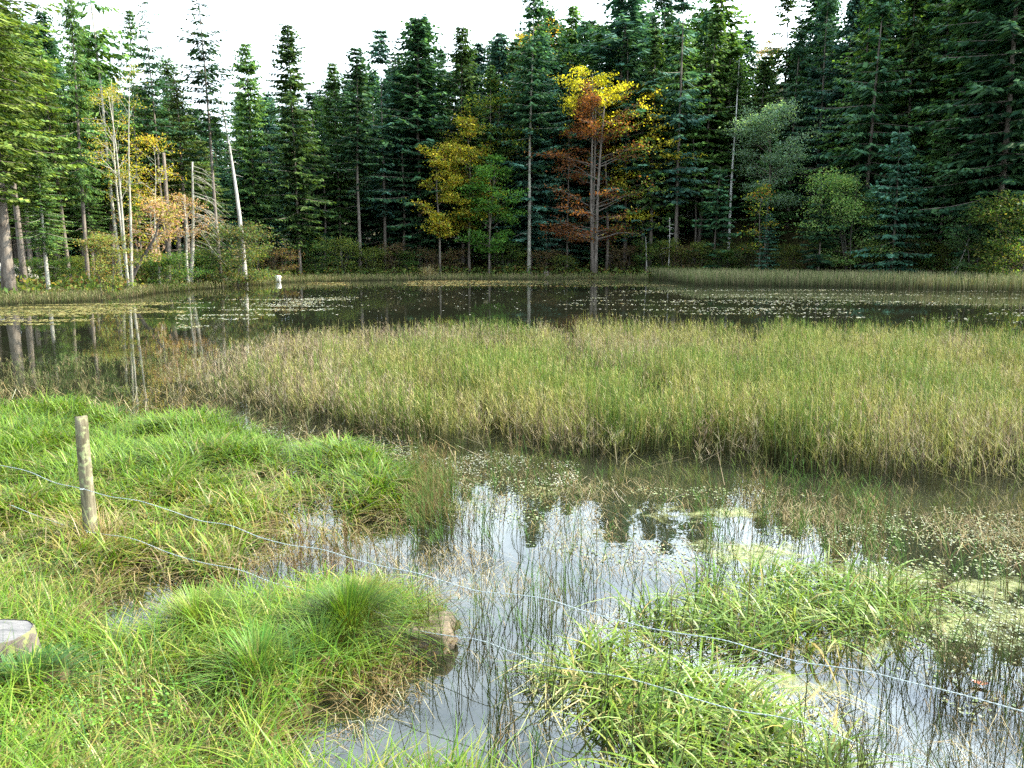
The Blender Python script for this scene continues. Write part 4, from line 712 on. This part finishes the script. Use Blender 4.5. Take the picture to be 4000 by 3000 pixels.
bl(sh, 232, 41.8, 505, 'light green shrub at the foot of the multi stemmed tree', 'shrub', 'shrub', GS, fat=.9)
bl(sh2, 500, 55, 505, 'dark bushy shrub at the foot of the leaning dead snag', 'shrub', 'shrub', GS, fat=1.1)
# centre broadleaves
ytop = lambda c, rg: np.where((c[:, 2:3] + rg.normal(0, .05, (len(c), 1)) > .62), pick(rg, len(c), YEL, [2, 1, 2], .2), np.where((rg.uniform(0, 1, (len(c), 1)) > .45), pick(rg, len(c), YG, [2, 1, 1]), pick(rg, len(c), YEL, [1, 1, 2])))
bl(broadleaf(111, 12, 2.6, .3, 1, 6500, .22, limbs=30, cols=YEL[:1] + YG + [(.26, .16, .04)], rt=.12, clump=.35, bark=M_bark), 950, 71.5, 320, 'thin yellow leafed tree left of the taller yellow one by the far shore')
bl(broadleaf(112, 14, 3.3, .3, 1, 9500, .23, limbs=36, cols=YG + YEL[:1] + [(.25, .16, .04)], rt=.14, clump=.45, bark=M_bark), 1014, 73, 268, 'tall yellow and rust leafed tree behind the green maple')
bl(broadleaf(113, 11, 3.4, .2, 2, 10500, .22, limbs=44, cols=[(.08, .22, .04), (.12, .27, .05), (.16, .28, .04), (.05, .14, .03)], rt=.12, clump=.4, bark=M_bark, splay=.06), 1053, 71.5, 350, 'bright green leafed tree between the yellow tree and the pale bare trunk')
beech = lambda c, rg: np.where((c[:, 2:3] + .10 * np.sin(c[:, :1] * 30) + .35 * np.maximum(c[:, :1] - .05, 0) + rg.normal(0, .035, (len(c), 1)) > .85), pick(rg, len(c), [(.60, .50, .03), (.50, .45, .04), (.50, .42, .03)], [3, 3, 1], .15), np.where(c[:, :1] > .17 + .12 * rg.normal(0, 1, (len(c), 1)), pick(rg, len(c), [(.16, .20, .03), (.08, .14, .03), (.3, .28, .04)], [2, 2, 1]), pick(rg, len(c), [(.20, .07, .025), (.13, .05, .022), (.25, .11, .03)], [2, 2, 1])))
bl(broadleaf(121, 19.5, 5.6, .16, 3, 17000, .22, limbs=95, colf=beech, rt=.3, clump=.42, flat=.28, splay=.05, up=.25, bark=M_bark, sub=6, bare=.1, thin=.3, shape=lambda u: .9 if u < .15 else (1 - .55 * u) ** .8), 1283, 71.8, 160, 'large beech with bright yellow top and rust brown lower leaves', 'beech_tree', 'tree')
bl(broadleaf(122, 15, 3.6, .3, 1, 6500, .22, limbs=30, colf=ytop, rt=.12, clump=.4, flat=.3, up=.2, bark=M_bark), 1385, 75, 190, 'slim beech with scattered yellow leaves right of the large one', 'beech_tree', 'tree')
bl(broadleaf(123, 24, 3.2, .5, 1, 9000, .2, limbs=36, cols=ORG + YEL + YEL, rt=.2, clump=.5, bark=M_bark), 1166, 85, 58, 'tall orange and yellow tree top between the spruces above the centre', fat=1)
bl(broadleaf(124, 22, 3.4, .55, 1, 8000, .22, limbs=30, cols=ORG + YEL, rt=.2, clump=.5, bark=M_bark), 1640, 96, 88, 'orange tree top in the gap of sky at upper right')
bl(broadleaf(125, 16, 3.6, .4, 1, 10000, .18, limbs=36, cols=YG + GR, rt=.14, clump=.45, bark=M_bark, up=.2), 1075, 76, 195, 'yellowish green leafed tree left of the pale bare trunk')
bl(broadleaf(126, 12, 3.6, .4, 1, 15000, .15, limbs=42, cols=GREY, rt=.13, clump=.4, bark=M_bark, flat=.3), 1650, 70, 243, 'silvery green willow on the right shore', 'willow_tree', 'tree')
bl(broadleaf(127, 5.5, 1.4, .3, 1, 1200, .15, limbs=16, cols=ORG[:1] + YG + GR, rt=.06, clump=.3, bark=M_bark), 1638, 66.5, 415, 'small orange leafed sapling below the silvery willow', 'sapling', 'tree')
bl(broadleaf(128, 7, 3.3, .12, 4, 14000, .14, limbs=56, cols=[(.11, .22, .06), (.17, .28, .09), (.24, .3, .1)], rt=.08, clump=.4, bark=M_barkd, splay=.2), 1838, 63, 385, 'grey green willow bush in front of the hillside clearing', 'willow_bush', 'shrub')
bl(broadleaf(129, 5.5, 2.6, .15, 4, 9000, .15, limbs=40, cols=[(.08, .15, .03), (.12, .17, .04), (.22, .2, .05), (.05, .1, .02)], rt=.07, clump=.35, bark=M_barkd, splay=.2), 2185, 54, 445, 'broad leafed bush with yellowing leaves at the right edge', 'shrub', 'shrub', GS)
bl(broadleaf(130, 6, 2.4, .25, 2, 3800, .15, limbs=30, cols=[(.06, .13, .05), (.1, .17, .06)], rt=.07, clump=.35, bark=M_barkd, splay=.1), 2100, 56.5, 460, 'small green leafed tree in front of the thick right trunk')
rb = random.Random(9); pro = [sh2, sh3, sh4, sh5, sh3, sh2]
words = {id(sh2): 'dark green', id(sh3): 'mid green', id(sh4): 'yellow green', id(sh5): 'brown leaved'}
spots = [(545, 62, 535, 2), (600, 66, 545, 3), (690, 69, 535, 1), (735, 70, 520, 2), (800, 71, 540, 2), (850, 72.5, 535, 3), (885, 73, 550, 1), (930, 73, 545, 3), (985, 73, 545, 3), (1090, 73, 530, 1), (1110, 74, 540, 2), (1180, 73, 548, 3), (1215, 72.5, 555, 2), (1345, 73, 540, 3), (1400, 73, 530, 1), (1440, 72, 525, 2), (1480, 71, 540, 3), (1510, 70, 530, 2), (1560, 69, 545, 1), (1600, 69.5, 530, 2), (1625, 68, 540, 0), (1700, 66, 535, 2), (1745, 66, 540, 3), (1790, 65, 545, 0), (1880, 62, 535, 2), (1900, 62.5, 530, 1), (1960, 62, 528, 0), (2010, 61, 532, 1), (2055, 60, 530, 2), (2120, 58, 540, 0), (130, 46, 570, 4), (170, 49, 560, 2), (60, 45, 580, 4), (330, 50, 555, 2), (372, 49, 560, 4), (440, 54, 560, 4), (310, 54, 545, 2), (470, 60, 545, 1)]
near_of = ['the leaning dead snag', 'the white marker', 'the layered spruce', 'the slim dark trunk', 'the ragged spruce', 'the tufted spruce', 'the tallest broad dark spruce', 'the thin yellow leafed tree', 'the tall yellow leafed tree', 'the green leafed tree', 'the pale bare trunk', 'the pale bare trunk', 'the beech', 'the beech trunk', 'the dead stake', 'the thin dark trunk', 'the thin dark trunk', 'the small drooping spruce', 'the whitish trunk', 'the whitish trunk', 'the orange sapling', 'the silvery willow', 'the small dark spruce', 'the willow bush', 'the willow bush', 'the young bluish spruce', 'the young bluish spruce', 'the young pointed spruce', 'the leaning pale branch', 'the thick right trunk', 'the bent grey trunk', 'the slim tall trunk', 'the thickest left trunk', 'the multi stemmed tree', 'the reddish maple', 'the reddish maple', 'the multi stemmed tree', 'the leaning dead snag']
seen = {}
for (vx, Y_, vt, k_), no in zip(spots, near_of):
    T = pro[k_]; w_ = words[id(T)]; key = w_ + no; seen[key] = seen.get(key, 0) + 1; Xs = xat(vx, Y_, .5); hh_ = max(ztop(vt, Y_) - H1(Xs, Y_), 1.3)
    size = 'low' if hh_ < 2.2 else 'tall' if hh_ > 3.2 else 'rounded'
    bl(T, vx, Y_, vt, f'{size} {w_} shrub on the shore beside {no}' if seen[key] == 1 else f'second {size} {w_} shrub on the shore beside {no}', 'shrub', 'shrub', GS, fat=1.25 if hh_ < 2.2 else 1., rot=rb.uniform(0, 6.28), H_=hh_)
# bare dead trees and sticks
def snag(P0, P1, r0, r1, m_, name, label, cat, nb=8, seed=1, bl_=(.3, .9), side=None, drop=-.1):
    r_ = np.random.default_rng(seed); P0 = np.array(P0, float); P1 = np.array(P1, float); g = Geo(); t_ = np.linspace(0, 1, 9)[:, None]; n_ = np.linalg.norm(P1 - P0)
    P = (P1 - P0) * t_ + np.array([1, 0, 0]) * .012 * n_ * np.sin(t_ * 4); g.tube(P, np.linspace(r0, r1, 9), k=7)
    root = tag(empty(name, tuple(P0)), label, cat); link('trunk', g.mesh('trunk', True), m_, root); g = Geo()
    for b in range(nb):
        q = r_.uniform(.35, .97); p = P1 * q + P0 * (1 - q) - P0; a = r_.uniform(0, 6.28) if side is None else side + r_.normal(0, .5); L = r_.uniform(*bl_) * (1.2 - .5 * q); d = np.array([math.cos(a), math.sin(a), drop])
        p = p + np.array([.012 * n_ * math.sin(q * 4), 0, 0]); g.tube([p, p + d * L * .5, p + d * L + np.array([0, 0, drop * L])], [.022, .013, .004], k=4, cap=False)
        for c_ in range(3 if side is not None else 0):
            e = p + d * L * r_.uniform(.4, .9); g.tube([e, e + np.array([d[0] * .4, r_.normal(0, .3), -.25]) * L * .5], [.008, .003], k=3, cap=False)
    if nb: link('branches', g.mesh('branches'), m_, root)
    return root
def gp(vx, Y_, dz=0): X_ = xat(vx, Y_, H1(xat(vx, Y_, 1), Y_)); return (X_, Y_, H1(X_, Y_) + dz)
p0 = gp(531, 57, -.2); p1 = ondepth(479, 192, 57); snag(p0, p1, .20, .04, M_dead, 'dead_tree', 'leaning bare dead snag with a pale trunk on the left shore', 'dead tree', 12, 3)
p0 = gp(410, 53, -.2); p1 = ondepth(418, 350, 53); snag(p0, p1, .17, .05, M_barkp, 'dead_tree', 'grey dead trunk with drooping bare side branches behind the pink maple', 'dead tree', 34, 5, (1.4, 2.8), 0, -.32)
p0 = gp(325, 49.5, -.2); p1 = ondepth(328, 525, 49.5); snag(p0, p1, .13, .07, M_barkd, 'dead_tree', 'short dark broken trunk at the waterline right of the multi stemmed tree', 'dead tree', 2, 7, (.2, .4))
p0 = onz(1395, 600, 0); p1 = ondepth(1396, 512, p0[1]); snag((p0[0], p0[1], -.5), p1, .09, .015, M_dead, 'dead_stake', 'thin pointed dead trunk standing alone in the water right of centre', 'dead tree', 7, 9, (.1, .4))
a0_ = onz(260, 637, -.1); Yc = a0_[1]; pts = [a0_] + [ondepth(vx_, vy_, Yc) for vx_, vy_ in ((268, 628), (281, 608), (292, 585), (306, 560), (322, 535), (336, 508), (342, 480))]
g = Geo(); P_c = smooth_path(pts, 24); g.tube(P_c - a0_, np.linspace(.17, .035, 24), k=8); root = tag(empty('leaning_tree', tuple(a0_)), 'dark curved trunk leaning out from the waterline below the multi stemmed tree', 'tree'); link('trunk', g.mesh('trunk', True), M_barkd, root)
r_ = np.random.default_rng(77); g = Geo(); L_ = []
for b_i in range(16):
    p = P_c[r_.integers(12, 24)] - a0_; a = r_.uniform(0, 6.28); L = r_.uniform(.5, 1.3); e_ = p + np.array([math.cos(a) * L, math.sin(a) * L, r_.uniform(-.1, .8) * L]); g.tube([p, (p + e_) / 2 + r_.normal(0, .05, 3), e_], [.025, .014, .005], k=4, cap=False); L_.append(e_)
link('branches', g.mesh('branches'), M_barkd, root); L_ = np.array(L_); nl = 900; c_ = L_[r_.integers(0, 16, nl)] + r_.normal(0, .22, (nl, 3)); A_ = r_.normal(0, .05, (nl, 3)); B_ = r_.normal(0, .035, (nl, 3))
link('leaves', mesh('leaves', np.stack([c_ - A_, c_ + B_, c_ + A_, c_ - B_], 1).reshape(-1, 3), np.arange(nl * 4).reshape(-1, 4), np.repeat(pick(r_, nl, PINK + YG[:1], [1] * 5), 4, 0)), M_leaf, root)
p0 = gp(2048, 57.5, .1); p1 = ondepth(2095, 515, 57.5); snag(p0, p1, .06, .04, M_dead, 'fallen_branch', 'pale broken branch leaning up from the right shore reeds', 'branch', 2, 11, (.3, .6))
p0 = gp(1442, 71.5, -.1); p1 = ondepth(1448, 470, 71.5); snag(p0, p1, .07, .02, M_dead, 'dead_tree', 'thin grey dead sapling right of the stake in the water', 'dead tree', 14, 13, (.3, 1.0))
p0 = gp(1590, 69, .8); p1 = ondepth(1700, 556, 70); p0 = gp(1700, 67, .3); p1 = gp(1790, 66, .7); snag(p0, p1, .13, .1, M_barkd, 'fallen_log', 'dark fallen log lying on the right shore below the willow bush', 'log', 2, 15, (.3, .5))
for i_, (vx, Y_, vt, r_) in enumerate([(362, 52, 330, .2), (404, 55, 420, .25), (1180, 76, 470, .1), (870, 75, 300, .14), (1000, 78, 350, .13), (700, 76, 350, .12), (1350, 76, 300, .13), (1310, 74, 350, .16), (1500, 76, 300, .1)]):
    names = ['slim grey trunk behind the water edge between orange tree and pink maple', 'thick grey trunk behind the pink maple', 'thin dark trunk right of the pale bare trunk', 'bare dark trunk in the shade below the tallest dark spruce', 'bare dark trunk in the shade behind the yellow leafed trees', 'bare dark trunk in the shade right of the layered spruce', 'bare dark trunk in the shade right of the beech trunks', 'grey trunk close behind the beech', 'thin bare trunk in the shade right of the thin dark spruce']
    snag(gp(vx, Y_, -.2), ondepth(vx + (-6 if vx < 500 else 0), vt, Y_), r_, r_ * .5, M_bark, 'bare_trunk', names[i_], 'tree', 8, 20 + i_, (.4, 1.2))
# white marker at the far shore, stump in the water, pale stones on the left shore
p0 = onz(601, 609, 0); g = Geo(); zt_ = ztop(597, p0[1]) ; w_ = .20
V = [(-w_, -w_, -.4), (w_, -w_, -.4), (w_, w_, -.4), (-w_, w_, -.4), (-w_, -w_, zt_), (w_, -w_, zt_), (w_, w_, zt_), (-w_, w_, zt_), (-w_ * .75, -w_ * .75, zt_ + .06), (w_ * .75, -w_ * .75, zt_ + .06), (w_ * .75, w_ * .75, zt_ + .06), (-w_ * .75, w_ * .75, zt_ + .06)]
F = np.array([(0, 3, 2, 1), (0, 1, 5, 4), (1, 2, 6, 5), (2, 3, 7, 6), (3, 0, 4, 7), (4, 5, 9, 8), (5, 6, 10, 9), (6, 7, 11, 10), (7, 4, 8, 11), (8, 9, 10, 11)])
mk = link('marker_stone', mesh('marker_stone', V, F), barkmat('white_paint', (.55, .55, .52), (.75, .75, .72), 8)); mk.location = (p0[0], p0[1], 0); tag(mk, 'small white marker stone standing at the far shore waterline', 'marker')
M_pale = barkmat('pale_stone', (.2, .19, .17), (.42, .40, .37), 3)
for i_, (vx, Y_, sx, sz, lb_) in enumerate([(12, 47, 1.3, .95, 'largest pale boulder behind the thickest left trunk'), (52, 47, .7, .5, 'rounded pale boulder right of the largest one'), (105, 49, 1.1, .3, 'long low pale stone in the left shore grass'), (180, 49, .5, .35, 'small pale stone beside the slim tall trunk')]):
    V, F = blob(24, 14, rockf(sx, sx * .7, sz, 40 + i_, .8)); o = link('boulder', mesh('boulder', V, F, None, True), M_pale); q_ = gp(vx, Y_); o.location = q_; tag(o, lb_, 'boulder', 'pale stones on the left shore')
p0 = onz(1180, 601); V, F = blob(16, 10, rockf(.22, .2, .55, 61, .8)); o = link('dead_stump', mesh('dead_stump', V, F, None, True), M_bark); o.location = (p0[0], p0[1] + .5, .1); tag(o, 'dark old stump at the far waterline right of the pale bare trunk', 'stump')
# pale tussock in the far water
p0 = onz(926, 602); r_ = np.random.default_rng(8); q = r_.normal(0, .3, (300, 2)); b = blades(np.concatenate([q, np.zeros((300, 1))], 1), r_.uniform(.7, 1.5, 300), np.full(300, .03), r_.uniform(.1, .6, 300), np.arctan2(q[:, 1], q[:, 0]), pick(r_, 300, STRAW, [1] * 4), pick(r_, 300, STRAW[:3], [1] * 3))
o = link('straw_tussock', mesh('straw_tussock', *b), M_grass); o.location = (p0[0], p0[1], -.05); tag(o, 'lone straw coloured grass tussock at the far waterline left of centre', 'tussock')
# undergrowth: low leaves covering the far banks
rng = np.random.default_rng(21)
P_ = [(-40, 38)] + PX(far_px) + [(45, 60), (60, 100), (-60, 100), (-50, 40)]
q = rng.uniform([-50, 38], [60, 92], (230000, 2)); d = sdf(q[:, 0], q[:, 1], POND); q = q[(d > -.2) & (rng.uniform(0, 1, len(q)) < np.exp(-np.maximum(d, 0) / 7)) & (q[:, 1] > 36)]
n = len(q); z = Hh(q[:, 0], q[:, 1]); dark_ = fbm(q[:, 0] * .35, q[:, 1] * .35, 201); hh_ = rng.uniform(0, 1, n) ** 2 * (.3 + .9 * dark_)
V0 = np.stack([q[:, 0], q[:, 1], z + hh_], 1); a = rng.normal(0, 1, (n, 3)); a /= np.linalg.norm(a, axis=1)[:, None]; b = np.cross(a, rng.normal(0, 1, (n, 3))); b /= np.linalg.norm(b, axis=1)[:, None]; s_ = rng.uniform(.07, .17, n)[:, None]
V = np.stack([V0 - a * s_, V0 + b * s_ * .6, V0 + a * s_, V0 - b * s_ * .6], 1).reshape(-1, 3)
cols_ = pick(rng, n, [(.08, .13, .03), (.13, .17, .04), (.05, .08, .02), (.24, .2, .05), (.14, .08, .03)], [3, 3, 3, 1.2, 1.5], .25)
batch('undergrowth', [(V, np.arange(n * 4).reshape(-1, 4), np.repeat(cols_, 4, 0))], M_leaf, 'low leafy undergrowth on the forest floor of the far banks', 'undergrowth')
# needle and leaf litter kept simple: the ground material carries it
for im in list(bpy.data.meshes):
    if im.users == 0: bpy.data.meshes.remove(im)
